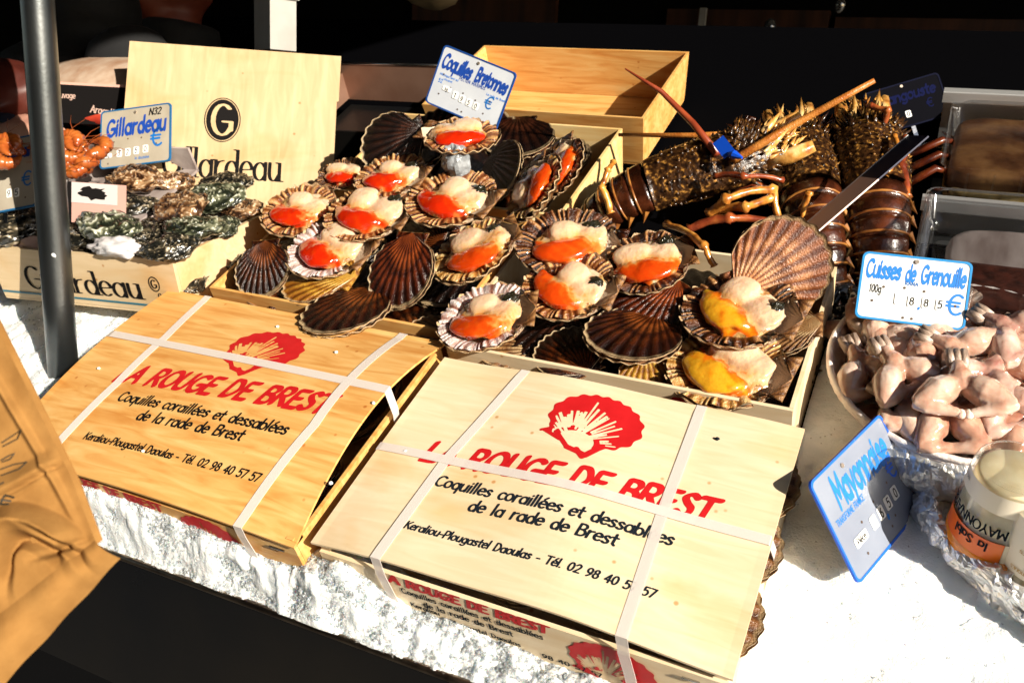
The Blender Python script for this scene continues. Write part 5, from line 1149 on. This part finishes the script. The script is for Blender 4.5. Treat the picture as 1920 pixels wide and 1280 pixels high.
for i, a in enumerate((('frog legs at the left end of the dish below the torn spine pair', (1592, 700), .085, 30, (10, -6), 0, 1), ('frog legs in the top left of the dish, spine towards the sign', (1640, 650), .092, 52, (8, 0), 1, 1),
    ('frog legs leaning against the frog leg price sign', (1692, 632), .090, 200, (14, 0), 0, 0), ('frog legs in the middle left of the dish, thighs spread to the right', (1662, 712), .105, 40, (10, 8), 1, 1),
    ('rounded pair of frog thighs in the centre back of the dish', (1740, 705), .098, 180, (0, 0), 2, 0), ('frog legs lit brightly on the back right of the dish', (1790, 672), .108, 70, (8, 4), 3, 1),
    ('frog legs lying beside the sign at the back of the dish', (1800, 632), .092, -60, (10, 0), 0, 0), ('frog legs with upturned cut spine at the top right of the dish', (1852, 655), .092, -30, (18, 0), 2, 2),
    ('frog legs with kicked-out calves in the centre of the dish', (1795, 750), .118, 12, (10, 0), 3, 1), ('frog legs at the front left rim of the dish', (1690, 780), .088, 66, (12, 0), 1, 1),
    ('frog legs pointing their cut bone over the front rim', (1768, 805), .092, 14, (16, 0), 0, 0), ('frog legs in the right half of the dish with a pale knee', (1850, 725), .104, -20, (6, 0), 1, 2),
    ('frog legs at the right rim cut off by the picture edge', (1905, 690), .100, 120, (6, 0), 2, 0), ('frog legs at the lower right of the dish', (1880, 770), .100, 30, (12, 0), 0, 2),
    ('frog legs with a white bone end at the lower right rim', (1895, 825), .088, -40, (14, 0), 1, 0), ('frog legs low in the front middle of the dish', (1730, 760), .078, 150, (0, 0), 2, 0),
    ('frog legs just right of the spread middle pair', (1720, 668), .088, 20, (0, 0), 2, 2), ('frog legs low on the right of the dish', (1835, 800), .080, 200, (0, 0), 1, 2),
    ('frog legs touching the lower left corner of the price sign', (1628, 648), .090, 160, (12, 0), 2, 1), ('frog legs under the middle of the price sign', (1700, 642), .092, 30, (14, 0), 1, 0), ('frog legs touching the lower right corner of the price sign', (1785, 644), .092, -40, (12, 0), 0, 1), ('frog legs at the far right back of the dish', (1900, 630), .112, 60, (8, 0), 3, 2))): frog(*a)
for i in range(16):
    a = i * 2.4 + .6; r = .018 + .0062 * i; h_ = .056 - .10 * max(0, r - .06)
    t = thing('skinned_frog', 'frog legs packed between the others in the middle of the heap', 'frog legs', CD + Vector((r * math.cos(a), r * math.sin(a), h_)), Matrix.Rotation(a * 2.3, 3, 'Z') @ Matrix.Rotation(.25 * math.sin(i * 3.), 3, 'X'), 'frog legs packed in the heap', .86)
    key = ('fl', i % 4, (i + 1) % 3); link('thighs', cached(key, lambda: mk_mesh('thighs', FV[i % 4][3], FV[i % 4][4], FROG[(i + 1) % 3], True)), t); link('cut_spine', FV[i % 4][1][0], t)
    for b in FV[i % 4][2]: link('cut_bone', b, t)
for i in range(10):
    a = i * 2.4; r = .035 + .008 * i
    t = thing('skinned_frog', 'frog legs lying at the bottom of the heap in the dish', 'frog legs', CD + Vector((r * math.cos(a), r * math.sin(a), .026)), Matrix.Rotation(a * 1.7, 3, 'Z'), 'bottom layer of frog legs', 1.0)
    key = ('fl', i % 4, i % 3); link('thighs', cached(key, lambda: mk_mesh('thighs', FV[i % 4][3], FV[i % 4][4], FROG[i % 3], True)), t); link('cut_spine', FV[i % 4][1][0], t)

# ------------------------------------------------------------------ foil tray with mayonnaise jars
CF = Vector((.592, .238, .0)); FA_ = Vector((.77, -.638, 0)); FB_ = Vector((.638, .77, 0))
ft = thing('foil_tray', 'crumpled foil tray on the ice holding the mayonnaise jars', 'foil tray', CF)
def fwall(u, v):
    a = rad(60) + rad(330) * u; q = lambda c_: math.copysign(abs(c_) ** .7, c_); o_ = .008 * math.sin(v * PI) + .013 * v
    return FA_ * ((.098 + o_) * q(math.cos(a))) + FB_ * ((.058 + o_) * q(math.sin(a))) + Vector((0, 0, .040 + .007 * math.sin(a * 3) - .040 * v ** 1.3 + .005 * math.sin(v * PI)))
crumple(240, 26, fwall, .012, 75, 6, 'crumpled_wall', ft)
crumple(50, 50, lambda u, v: FA_ * ((u - .5) * .19) + FB_ * ((v - .5) * .115) + Vector((0, 0, .012)), .006, 60, 8, 'foil_floor', ft)
def jar(label, c, r, h, main, axis_tilt, rot):
    R = Matrix.Rotation(rad(axis_tilt[0]), 3, 'X') @ Matrix.Rotation(rad(axis_tilt[1]), 3, 'Y')
    t = thing('mayonnaise_jar', label, 'jar', c, R, 'mayonnaise jars standing on their lids')
    nseg = 56
    def rev(prof):
        v = [(p[0] * math.cos(2 * PI * j / nseg), p[0] * math.sin(2 * PI * j / nseg), p[1]) for p in prof for j in range(nseg)]
        return v, [(i * nseg + j, i * nseg + (j + 1) % nseg, (i + 1) * nseg + (j + 1) % nseg, (i + 1) * nseg + j) for i in range(len(prof) - 1) for j in range(nseg)]
    tp = .90
    part('mayonnaise', *rev([(.0001, .012), (r * .93, .012), (r * .93, h * .35), (r * .88 * tp, h * .90), (r * .80 * tp, h * .93), (.0001, h * .94)]), mk('mayo_cream', (.78, .68, .46), .3, cols=[(.70, .58, .36), (.82, .74, .54)], ns=60, sss=.2, sscale=.005), t, True)
    part('wall', *rev([(r * .97, .010), (r, .014), (r, h * .35), (r * tp * 1.0, h * .94), (r * tp * .97, h * .99), (r * tp * .90, h), (r * tp * .84, h * .975), (.0001, h * .965)]), clear('jar_plastic', (.97, .97, .95), .05, .06), t, True)
    part('lid', *rev([(.0001, -.0), (r * 1.02, 0), (r * 1.03, .004), (r * 1.03, .013), (r * .99, .015)]), main[0], t, True)
    def cyl(u, z): rr = r * (1 if z < h * .35 else 1 + (tp - 1) * (z / h - .35) / .59) + .0006; a = rad(rot) + u / r; return (rr * math.cos(a), rr * math.sin(a), z)
    def band(z0, z1, a0, a1, nm, m, o=0.): 
        k = 30; part(nm, [tuple(np.array(cyl(a0 + (a1 - a0) * i / k, z)) * np.array((1 + o, 1 + o, 1))) for z in (z0, (z0 + z1) / 2, z1) for i in range(k + 1)], [(q * (k + 1) + i, q * (k + 1) + i + 1, (q + 1) * (k + 1) + i + 1, (q + 1) * (k + 1) + i) for q in (0, 1) for i in range(k)], m, t, True)
    for z0, z1, a0, a1, nm, m in main[1]: band(z0 * h, z1 * h, a0 * r, a1 * r, nm, m)
    for s, u, z, hh, ww, m, flip in main[2]:
        v, f = text(s, hh, width=ww, nib=(.09, .07, 0), gap=.06, res=.045)
        if flip: v = -v
        part('lettering', *lay([(v, f, u * r, z * h, 0)], lambda a, b: tuple(np.array(cyl(a, b)) * np.array((1.012, 1.012, 1)))), m, t)
ORL = mk('orange_label', (.78, .10, .006), .35, cols=[(.74, .07, .004), (.82, .20, .01)], ns=14); ORG = mk('amber_lid', (.80, .24, .01), .25, coat=.4); CRL = mk('cream_label', (.78, .70, .56), .4); PEB = mk('label_stone', (.45, .38, .24), .5); GRYI = mk('grey_print', (.25, .23, .2), .5)
a0 = math.degrees(math.atan2(CAM[1] - .2, CAM[0] - .58))
jar('upside-down mayonnaise jar with an orange label band', at(1858, 1012, .028), .037, .090, (ORG, [(.16, .40, -1.3, .42, 'orange_band', ORL), (.16, .40, .43, .62, 'pale_band', CRL), (.72, .93, -1.3, 1.3, 'cream_band', CRL)],
    [('MAYONNAISE', .40, .57, .0095, .062, INK, True), ('la Sabl', .10, .36, .0085, .030, INK, True), ('100g', -.9, .86, .003, .008, GRYI, True)]), (-4, 3), a0 - 6)
jar('upside-down mayonnaise jar with a plain cream label, cut off by the picture edge', at(1962, 1086, .020), .037, .088, (CRL, [(.30, .96, -1.4, 1.4, 'cream_band', CRL)],
    [('INGREDIENTS', .3, .62, .0028, .036, mk('ochre_print', (.5, .3, .08), .5), True), ('VALEURS ENERGETIQUES', .5, .40, .0030, .048, mk('ochre_print_b', (.5, .3, .08), .5), True)]), (-6, -4), a0 + 6)
for jx in [o for o in bpy.data.objects if o.name.startswith('mayonnaise_jar')][:1]:
    for u, z, r_ in ((.05, .82, .0042), (-.03, .78, .0042), (.10, .875, .003)):
        pass

# ------------------------------------------------------------------ plastic boxes of food on the right
CLR = clear('clear_plastic', (.95, .96, .97), .06, .08)
def rbox(x, y, z, w, d, r, n=6): return [(x + p[0], y + p[1], z) for p in rrect(w, d, r, n)]
def plastic_box(label, c, w, d, h, food, rz=0, lidz=True):
    t = thing('plastic_box', label, 'food box', c, Matrix.Rotation(rad(rz), 3, 'Z'), 'clear plastic boxes on the right')
    secs = [(0, .90), (h * .45, .95), (h * .46, .975), (h * .96, 1.0), (h, 1.04)]; vs = []; n = None
    for z, s in secs: q = rbox(0, 0, z, w * s, d * s, .014); n = len(q); vs += q
    f = [(i * n + j, i * n + (j + 1) % n, (i + 1) * n + (j + 1) % n, (i + 1) * n + j) for i in range(len(secs) - 1) for j in range(n)]
    part('tub', vs, f + [tuple(range(n))], CLR, t, True)
    ls = [(h, 1.05, 1.0), (h + .004, 1.05, 1), (h + .005, .97, 1), (h + .011, .93, 1), (h + .012, .86, 1)]; vs = []
    for z, s, _ in ls: vs += rbox(0, 0, z, w * s, d * s, .014)
    part('lid', vs, [(i * n + j, i * n + (j + 1) % n, (i + 1) * n + (j + 1) % n, (i + 1) * n + j) for i in range(len(ls) - 1) for j in range(n)] + [tuple(4 * n + j for j in range(n))], CLR, t, True)
    rb = MB()
    for i in range(7): x = -w * .38 + i * w * .125; rb.box((x, -d * .485, h * .5), (.003, .002, h * .7))
    rb.build('rib', CLR, t)
    for nm, v, f, m in food: part(nm, v, f, m, t, True)
    return t
PATE = mk('pate', (.20, .085, .035), .35, cols=[(.03, .010, .005), (.11, .045, .018), (.24, .12, .045)], ns=22, bump=.6, bs=80, coat=.3)
JEL = mk('pale_pate_side', (.55, .42, .20), .35, cols=[(.30, .2, .06), (.62, .5, .28)], ns=30)
DKF = mk('dark_terrine', (.085, .022, .014), .3, cols=[(.02, .008, .006), (.10, .028, .018)], ns=60, bump=.6, bs=160, coat=.4)
PNK = mk('pink_sheet', (.62, .50, .48), .3, cols=[(.14, .10, .09), (.44, .38, .36)], ns=26, stretch=(1, .3, 1))
def loaf(w, d, h, sd, z0=.002): v, f = blob((0, 0, z0 + h / 2), (w / 2, d / 2, h / 2), n=44, m=26, nz=.04, ns=7, seed=sd, p=.22); return v, f
b1 = plastic_box('clear plastic box of brown pate, upper right', Vector((.575, .815, .040)), .235, .165, .062, [('pate', *loaf(.226, .152, .050, 1), PATE), ('pate_base', *loaf(.229, .156, .030, 2), JEL)], 0)
pk = blob((.01, .035, .022), (.095, .045, .006), n=30, m=10, seed=3, nz=.1, p=.5)
b2 = plastic_box('clear plastic box with a dark terrine slice and pale film, behind the frog leg sign', Vector((.562, .595, .030)), .225, .185, .062, [('terrine', *loaf(.125, .085, .030, 4), DKF), ('film', *pk, PNK)], 0)
for ch in b2.children:
    if ch.name.startswith('terrine'): ch.location = (-.012, -.046, .004)
for nm, lb, y0, z0, hh, x0 in (('metal_tray', 'bright steel tray edge under the upper plastic box', .700, .0, .075, .442), ('metal_tray', 'steel tray edge in front of the lower plastic box', .485, .0, .040, .470), ('metal_tray', 'steel tray rim behind the brown pate box', .905, .03, .088, .445)):
    t = thing(nm, lb, 'tray', Vector((.60, y0, z0)), None, 'steel trays on the right')
    MB().box((0, 0, hh), (.32, .012, .003)).box((0, -.0076, hh - .006), (.32, .003, .014)).build('rim', ALU, t); MB().box((0, .006, hh / 2 - .001), (.316, .002, hh)).build('side', ALU, t); MB().box((0, .085, .004), (.31, .165, .003)).build('floor', DSTEEL, t)

# ------------------------------------------------------------------ pole, post
up_ = TILT.to_3x3().inverted() @ Vector((0, 0, 1))
pb = at(119, 700, .018); mt = Vector((up_.x, up_.y, up_.z))
MBp = MB(); MBp.tube([pb - mt * .05, pb + mt * .1, pb + mt * .9, pb + mt * 1.6], .0190, 36)
o = MBp.build('parasol_pole', POLE_M, None, True); tag(o, 'round grey metal pole standing at the left of the stall', 'pole')
s_ = MB(); 
v, f = blob((0, 0, 0), (.0035, .002, .0035), n=12, m=8, nz=.3); q = at_d(92, 497, 1.205)
o = part('ice_crumb', v, f, CRUMB, None, True); vd = (Vector(CAM) - pb).normalized()
axp = pb + mt * ((q - pb).dot(mt)); o.location = axp + (q - axp).normalized() * .0192; tag(o, 'white fleck stuck on the grey pole', 'crumb')
pw = W(516, 95, 1.62); pr = thing('white_post', 'white square tent post hanging down behind the crate board', 'post', pw, Matrix.Rotation(rad(-28), 3, 'Z'), raw=True)
MB().box((0, 0, .040), (.072, .045, .080)).build('lower_tube', WPAINT, pr); MB().box((0, 0, .55), (.080, .053, .94)).build('upper_tube', WPAINT, pr); MB().box((-.002, .0, -.20), (.058, .036, .40)).build('inner_leg', mk('brown_post', (.12, .06, .03), .5), pr)
MB().tube([(.0405, -.008, .110), (.044, -.008, .110)], .008, 14).build('bolt', RIVET_M, pr)

# ------------------------------------------------------------------ paper bag in front
dB = .50; PT = lambda x, y, d=dB: at_d(x, y, d)
K0 = PT(212, 1048, .47); K1 = PT(-6, 610, .50); K2 = PT(-100, 1384, .50)
e1 = K1 - K0; e2 = K2 - K0; nrm = e1.cross(e2).normalized()
if nrm.dot(Vector(CAM) - K0) < 0: nrm = -nrm
bg_ = thing('paper_bag', 'brown kraft paper bag held at the lower left corner, creased near its base', 'bag', K0)
GB = 130
P0 = PT(180, 1012, .475)                       # foot of the front panel, above the folded base
e2f = PT(-100, 1230, .505) - P0
def bump_f(u, v):
    """creases of the front panel: a hard fold line across, an arc dent, a pinch towards the corner"""
    h_ = .0022 * float(fbm(np.array([[u * 3.2, v * 3.2, .5]]), 2)[0]); T_ = lambda d, w: max(0., 1 - abs(d) / w)
    h_ += .0042 * T_(v - .405 + .03 * math.sin(u * 5), .05) - .0034 * T_(v - .385 + .03 * math.sin(u * 5), .012)      # hard fold line across
    r = math.hypot(u - .40, (v - .04) * 1.3) + .02 * math.sin(math.atan2(v - .04, u - .40) * 3)
    side = max(0., min(1., (v + .01) * 9)) * max(0., min(1., (.62 - u) * 5))
    h_ += (.013 * T_(r - .27, .09) - .009 * T_(r - .165, .05)) * side                                                # arc-shaped dent above the base
    h_ -= .008 * T_((u - .12) * .78 - (v - .0) * .62, .035) * T_(u - .17, .15)                                       # pinch running to the corner
    h_ -= .006 * T_(v - .045 - (u - .12) * .20, .022) * T_(u - .2, .2)
    h_ += .003 * T_((u - .05) - v * .10, .03) * min(1, v * 3)                                                        # soft crease along the edge
    return 1.2 * h_ * min(1, u * 14 + .1)
def front(u, v): return P0 + (e2f * u + e1 * 1.05 * v) + nrm * (.0018 + bump_f(u, v)) + (K0 - P0) * (min(1, v * 3.0) * (1 - u) ** 3)
vv, ff = grid(GB, GB, front); part('front_panel', vv, ff, KRAFT, bg_, True, off=K0)
def basef(u, v): a = front(u, 0); b = K0 + e2 * u + nrm * (-.012 * v); return a.lerp(b, v) + nrm * (.003 * math.sin(PI * v) + .0016 * math.sin(u * 23) * v)
vv, ff = grid(GB, 12, basef); part('base_fold', vv, ff, KRAFT, bg_, True, off=K0)
def sidef(u, v): return front(0, v) - nrm * (.010 * u) + e2.normalized() * (.004 * math.sin(PI * u))
vv, ff = grid(8, GB, sidef); part('gusset', vv, ff, KRAFT, bg_, True, off=K0)
def backf(u, v): return front(u, v) - nrm * .012
vv, ff = grid(10, 10, backf); part('back_panel', vv, ff, KRAFT, bg_, True, off=K0)
it = MB(); ink_b = mk('bag_print', (.02, .02, .015), .6)
def onbag(px, py):
    q = ray(px, py); q = Vector(q / np.linalg.norm(q)); tt = (P0 - Vector(CAM)).dot(nrm) / q.dot(nrm); p = Vector(CAM) + q * tt - P0
    A2 = np.array([[e2f.dot(e2f), e1.dot(e2f)], [e2f.dot(e1), e1.dot(e1)]]); s = np.linalg.solve(A2, np.array([p.dot(e2f), p.dot(e1)])); u, v = s[0], s[1] / 1.05
    return front(u, v) + nrm * .0014
for leaf in (((-8, 815), (12, 795), (27, 783), (18, 802), (-6, 822)), ((-8, 868), (14, 855), (36, 846), (26, 862), (-6, 880)), ((-8, 850), (6, 838), (14, 832), (8, 845), (-6, 853)), ((-6, 900), (4, 893))):
    it.tube([onbag(*p) for p in leaf], .00035, 5)
for a, b in (((0, 918), (-6, 938)), ((0, 918), (18, 921)), ((-3, 928), (13, 929)), ((-6, 937), (12, 935))): it.tube([onbag(*a), onbag(*b)], .0005, 5)
it.build('leaf_print', ink_b, bg_, off=K0)

# ------------------------------------------------------------------ things at the back left
SAL = mk('pale_fish', (.46, .30, .2), .4, cols=[(.36, .2, .12), (.54, .42, .32)], ns=30, coat=.2, bump=.4, bs=90); MEAT = mk('red_fish', (.42, .035, .02), .3, cols=[(.28, .02, .012), (.5, .06, .03)], ns=30, coat=.4)
PRAWN = mk('prawn', (.72, .22, .045), .3, cols=[(.20, .025, .005), (.36, .10, .018)], ns=40, coat=.4); REDB = mk('red_crab', (.06, .01, .005), .5, cols=[(.03, .005, .003), (.09, .015, .008)], ns=8, coat=.2)
d0 = 1.55
def local(px, py, d): return at_d(px, py, d)
c = local(190, 150, 1.72); t = thing('fish_fillet', 'pale rounded fish side lying behind the crate board', 'fish', c); v, f = blob((0, 0, 0), (.16, .07, .028), n=36, m=20, nz=.06, seed=2); part('skin_side', v, f, SAL, t, True); v, f = blob((.0, -.035, -.022), (.17, .07, .022), n=36, m=20, nz=.2, seed=4); part('cut_side', v, f, MEAT, t, True)
c = local(165, 196, 1.62); zx = Vector((.96, .25, -.12)).normalized(); zy = (Vector((-.1, .55, .83)) - zx * zx.dot(Vector((-.1, .55, .83)))).normalized(); t = thing('black_label', 'black product label standing in front of the pale fish', 'label', c, Matrix((zx, zy, zx.cross(zy))).transposed())
MB().box((0, 0, 0), (.15, .062, .0015)).build('sheet', BLACK, t); MB().box((0, .031, 0), (.15, .004, .002)).build('pale_edge', mk('label_edge', (.6, .35, .28), .4), t)
v, f = text('Argentine', .011, nib=(.09, .07, 0), slant=.1); v2, f2 = text('Sauvage', .009, nib=(.09, .07, 0)); part('lettering', *lay([(v, f, .005, -.012, -.1), (v2, f2, -.06, .008, .0)], lambda a, b: (a, b, .0012)), mk('label_print', (.5, .34, .28), .5), t)
for k_, (x0, x1, y0, y1, nn) in enumerate(((118, 182, 268, 318, 14), (0, 60, 275, 300, 5))):
    for i in range(nn):
        px = x0 + (x1 - x0) * ((i * .618) % 1); py = y0 + (y1 - y0) * (i / nn); c = local(px, py, 1.42)
        a_ = [(.017 * math.cos(w), .020 * math.sin(w), 0) for w in [PI * (.1 + .85 * q / 24) for q in range(25)]]
        m = MB().tube(a_, [float(np.interp(q, (0, 4, 9, 16, 21, 24), (.003, .008, .010, .0075, .004, .0015))) * (1 + .10 * math.sin(q * 2.1)) for q in range(25)], 12); [m.tube([(.010, .016, 0), (.030 + .004 * q, .034, .004 * q), (.05, .030 + .01 * q, .006)], [.0006, .0005, .0003], 4) for q in (-1, 1)]; o = m.build('prawn', PRAWN, None, True); o.matrix_world = Matrix.Translation(c) @ Euler((.5 * math.sin(i * 2.1), .4 * math.cos(i * 1.7), i * 1.9)).to_matrix().to_4x4(); tag(o, 'cooked orange prawn heaped between the pole and the cream price sign' if k_ == 0 else 'orange prawn behind the cut-off price sign at the left edge', 'prawn', 'prawns by the pole' if k_ == 0 else 'prawns at the left edge')
c = local(150, 330, 1.50); t = thing('prawn_box', 'pale box under the orange prawns behind the grey pole', 'box', c - Vector((0, 0, .03)), Matrix.Rotation(rad(6), 3, 'Z')); MB().box((0, 0, 0), (.30, .16, .004)).build('base', PNK, t); MB().box((0, .078, .018), (.30, .004, .04)).build('wall', PNK, t)
c = local(20, 180, 1.62); t = thing('cooked_crab', 'dark red cooked crab with a dark blue band, left of the pole', 'crab', c); v, f = blob((0, 0, .01), (.075, .055, .045), n=36, m=22, nz=.15, ns=4, seed=5); part('shell', v, f, REDB, t, True)
MB().tube([(-.07, -.05, -.01), (-.01, -.06, .012), (.045, -.045, -.012), (.055, -.03, -.035)], [(.018, .004)] * 4, 10).build('band', mk('band_blue', (.01, .015, .03), .4), t, True)
v, f = blob((-.02, -.055, -.05), (.055, .03, .032), n=28, m=16, nz=.2, seed=9); part('claw', v, f, REDB, t, True)
c = local(40, 245, 1.55); v, f = blob((0, 0, 0), (.10, .035, .020), n=30, m=16, nz=.3, seed=3); o = part('fish_fillet', v, f, mk('pink_fillet', (.5, .24, .17), .35, cols=[(.36, .16, .12), (.6, .34, .24)], ns=20), None, True); o.location = c; tag(o, 'pinkish fillet lying under the red crab at the left edge', 'fish')
t = thing('metal_tray', 'deep steel tray with a coppery inside behind the crate board', 'tray', local(715, 232, 1.62), Matrix.Rotation(rad(2), 3, 'Z')); COP = mk('coppery_steel', (.30, .17, .11), .35, metal=.5, cols=[(.22, .11, .07), (.36, .21, .15)], ns=10)
MB().box((0, .10, .028), (.26, .003, .07)).build('back_side', COP, t); MB().box((-.13, .02, .02), (.003, .16, .05)).build('end_side', COP, t); MB().box((0, -.05, -.02), (.26, .004, .06)).build('front_side', DSTEEL, t); MB().box((0, .03, -.02), (.26, .14, .003)).build('floor', DSTEEL, t)
MB().tube([(-.13, .10, .064), (.13, .10, .064)], .003, 8).build('rim', STEEL, t, True)
for x, y, zz in ((185, 690, .10), (268, 845, .105), (630, 660, .118), (700, 755, .118), (1345, 822, .088), (620, 905, .092), (760, 845, .11), (520, 612, .105)):
    v, f = blob((0, 0, 0), (.0022, .0018, .0014), n=10, m=7, nz=.4, seed=x); p = at(x, y, zz)
    dark = x == 1345; lx, ly = (p.x - RB[0], p.y - RB[1]); zz2 = zB(lx, ly) + .0012 if p.x < -.012 else zA(p.x, p.y) + .0012
    for _ in range(4): p = at(x, y, zz2); zz2 = (zB(p.x - RB[0], p.y - RB[1]) if p.x < -.012 else zA(p.x, p.y)) + .0012
    o = part('ice_crumb', v, f, INK if dark else CRUMB, None, True); o.location = at(x, y, zz2); tag(o, 'dark crumb lying on the flat pale lid' if dark else 'tiny white crumb of ice lying on a box lid', 'crumb', None if dark else 'ice crumbs on the lids')

# ------------------------------------------------------------------ sellers in the dark behind the stall
SKIN = mk('skin', (.16, .035, .016), .5, cols=[(.13, .026, .012), (.19, .045, .022)], ns=10, sss=.2, sscale=.01); COAT = mk('black_coat', (.006, .006, .007), .8, bump=.3, bs=150); HAIR = mk('dark_hair', (.03, .012, .006), .5); TROU = mk('dark_trousers', (.008, .009, .012), .8)
def person(label, head, yaw, lean=0.):
    """standing figure; head = centre of the head in world coordinates"""
    hx, hy, hz = head; k = hz / 1.62; R = Matrix.Rotation(rad(yaw), 3, 'Z'); t = thing('person', label, 'person', (hx, hy, 0), R, raw=True); b = MB()
    H = lambda x, y, z: (x * k, y * k, z * k)
    b.tube([H(0, .01, 1.38), H(0, 0, 1.45), H(0, -.01, 1.53)], [.075 * k, .058 * k, .056 * k], 14)
    v, f = blob(H(0, -.005, 1.635), (.074 * k, .095 * k, .118 * k), n=26, m=18, nz=.0); b.add(v, f)
    v, f = blob(H(0, -.062, 1.565), (.045 * k, .040 * k, .045 * k), n=18, m=12, nz=0); b.add(v, f)      # jaw and chin
    v, f = blob(H(0, -.102, 1.618), (.015 * k, .022 * k, .026 * k), n=14, m=10, nz=0); b.add(v, f)      # nose
    v, f = blob(H(0, -.094, 1.582), (.026 * k, .012 * k, .009 * k), n=14, m=8, nz=0); b.add(v, f)       # lips
    for s in (-1, 1):
        v, f = blob(H(s * .077, .005, 1.63), (.010 * k, .020 * k, .032 * k), n=12, m=8, nz=0); b.add(v, f)
        v, f = blob(H(s * .034, -.078, 1.665), (.024 * k, .016 * k, .010 * k), n=12, m=8, nz=0); b.add(v, f)
        b.tube([H(s * .17, .0, 1.36), H(s * .24, -.02, 1.14), H(s * .22, -.16, .98), H(s * .16, -.34, 1.0), H(s * .145, -.42, 1.0)], [.055 * k, .045 * k, .038 * k, .028 * k, .036 * k], 12)
        b.tube([H(s * .09, 0, .92), H(s * .10, -.01, .5), H(s * .10, .02, .10), H(s * .10, -.10, .04)], [.088 * k, .06 * k, .045 * k, .04 * k], 12)
    b.tube([H(0, 0, .86), H(0, 0, 1.05), H(0, 0, 1.25), H(0, 0, 1.40)], [(.155 * k, .11 * k), (.14 * k, .10 * k), (.175 * k, .115 * k), (.13 * k, .09 * k)], 18)
    v, f = remesh(b, .011 * k, 3); part('body', v, f, SKIN, t, True)
    c = MB(); c.tube([H(0, 0, .70), H(0, 0, .95), H(0, 0, 1.22), H(0, 0, 1.38), H(0, .0, 1.46), H(0, .005, 1.52)], [(.19 * k, .145 * k), (.18 * k, .14 * k), (.205 * k, .145 * k), (.17 * k, .12 * k), (.09 * k, .085 * k), (.078 * k, .080 * k)], 20)
    for s in (-1, 1): c.tube([H(s * .14, .0, 1.40), H(s * .20, 0, 1.34), H(s * .26, -.02, 1.14), H(s * .235, -.16, .98), H(s * .175, -.32, 1.0)], [.07 * k, .082 * k, .066 * k, .056 * k, .046 * k], 14)
    v, f = remesh(c, .013 * k, 3); part('coat', v, f, COAT, t, True)
    g = MB()
    for s in (-1, 1): g.tube([H(s * .085, 0, .94), H(s * .10, -.01, .5), H(s * .10, .02, .09)], [.108 * k, .078 * k, .06 * k], 12)
    v, f = remesh(g, .014 * k, 3); part('trousers', v, f, TROU, t, True)
    v, f = blob(H(0, .022, 1.675), (.088 * k, .098 * k, .105 * k), n=26, m=18, nz=.08, seed=2); v2 = [(p[0], p[1], max(p[2], 1.58 * k if p[1] > 0 else 1.70 * k)) for p in v]; part('hair', v2, f, HAIR, t, True)
    return t
w = W(330, -55, 2.12); person('seller in a black coat behind the crate board, only the lower face catching light', (w.x, w.y, w.z), -24)
w = W(165, -150, 2.0); person('second dark figure in a black coat seen from behind, left of the seller', (w.x, w.y, w.z), 160)
c = W(805, -12, 2.25); t = thing('cloth_bag', 'beige cloth bag hanging from above at the back of the stall', 'bag', c, raw=True); v, f = blob((0, 0, .05), (.10, .06, .09), n=28, m=18, nz=.25, seed=7); part('pouch', v, f, mk('beige_cloth', (.30, .22, .12), .8, bump=.5, bs=60), t, True); MB().tube([(0, 0, .1), (.01, 0, .5)], .006, 6).build('string', KRAFT, t)
for x, y, s in ((1443, 53, .012), (1575, 10, .010)):
    c = W(x, y, 2.55); v, f = blob((0, 0, 0), (s * 1.3, s, s * 2.0), n=16, m=10); o = raw('glass_jar', v, f, mk('bottle_glint', (.35, .33, .3), .1, metal=.8), None, True); o.location = c; tag(o, {1443: 'small shiny glass jar catching light on the dark back boards', 1575: 'shiny glass edge high up in the dark background'}[x], 'jar')

# ------------------------------------------------------------------ tip the whole display to its slope
for o in list(bpy.data.objects):
    if o.parent is None and o.name not in RAW: o.matrix_world = TILT @ o.matrix_basis
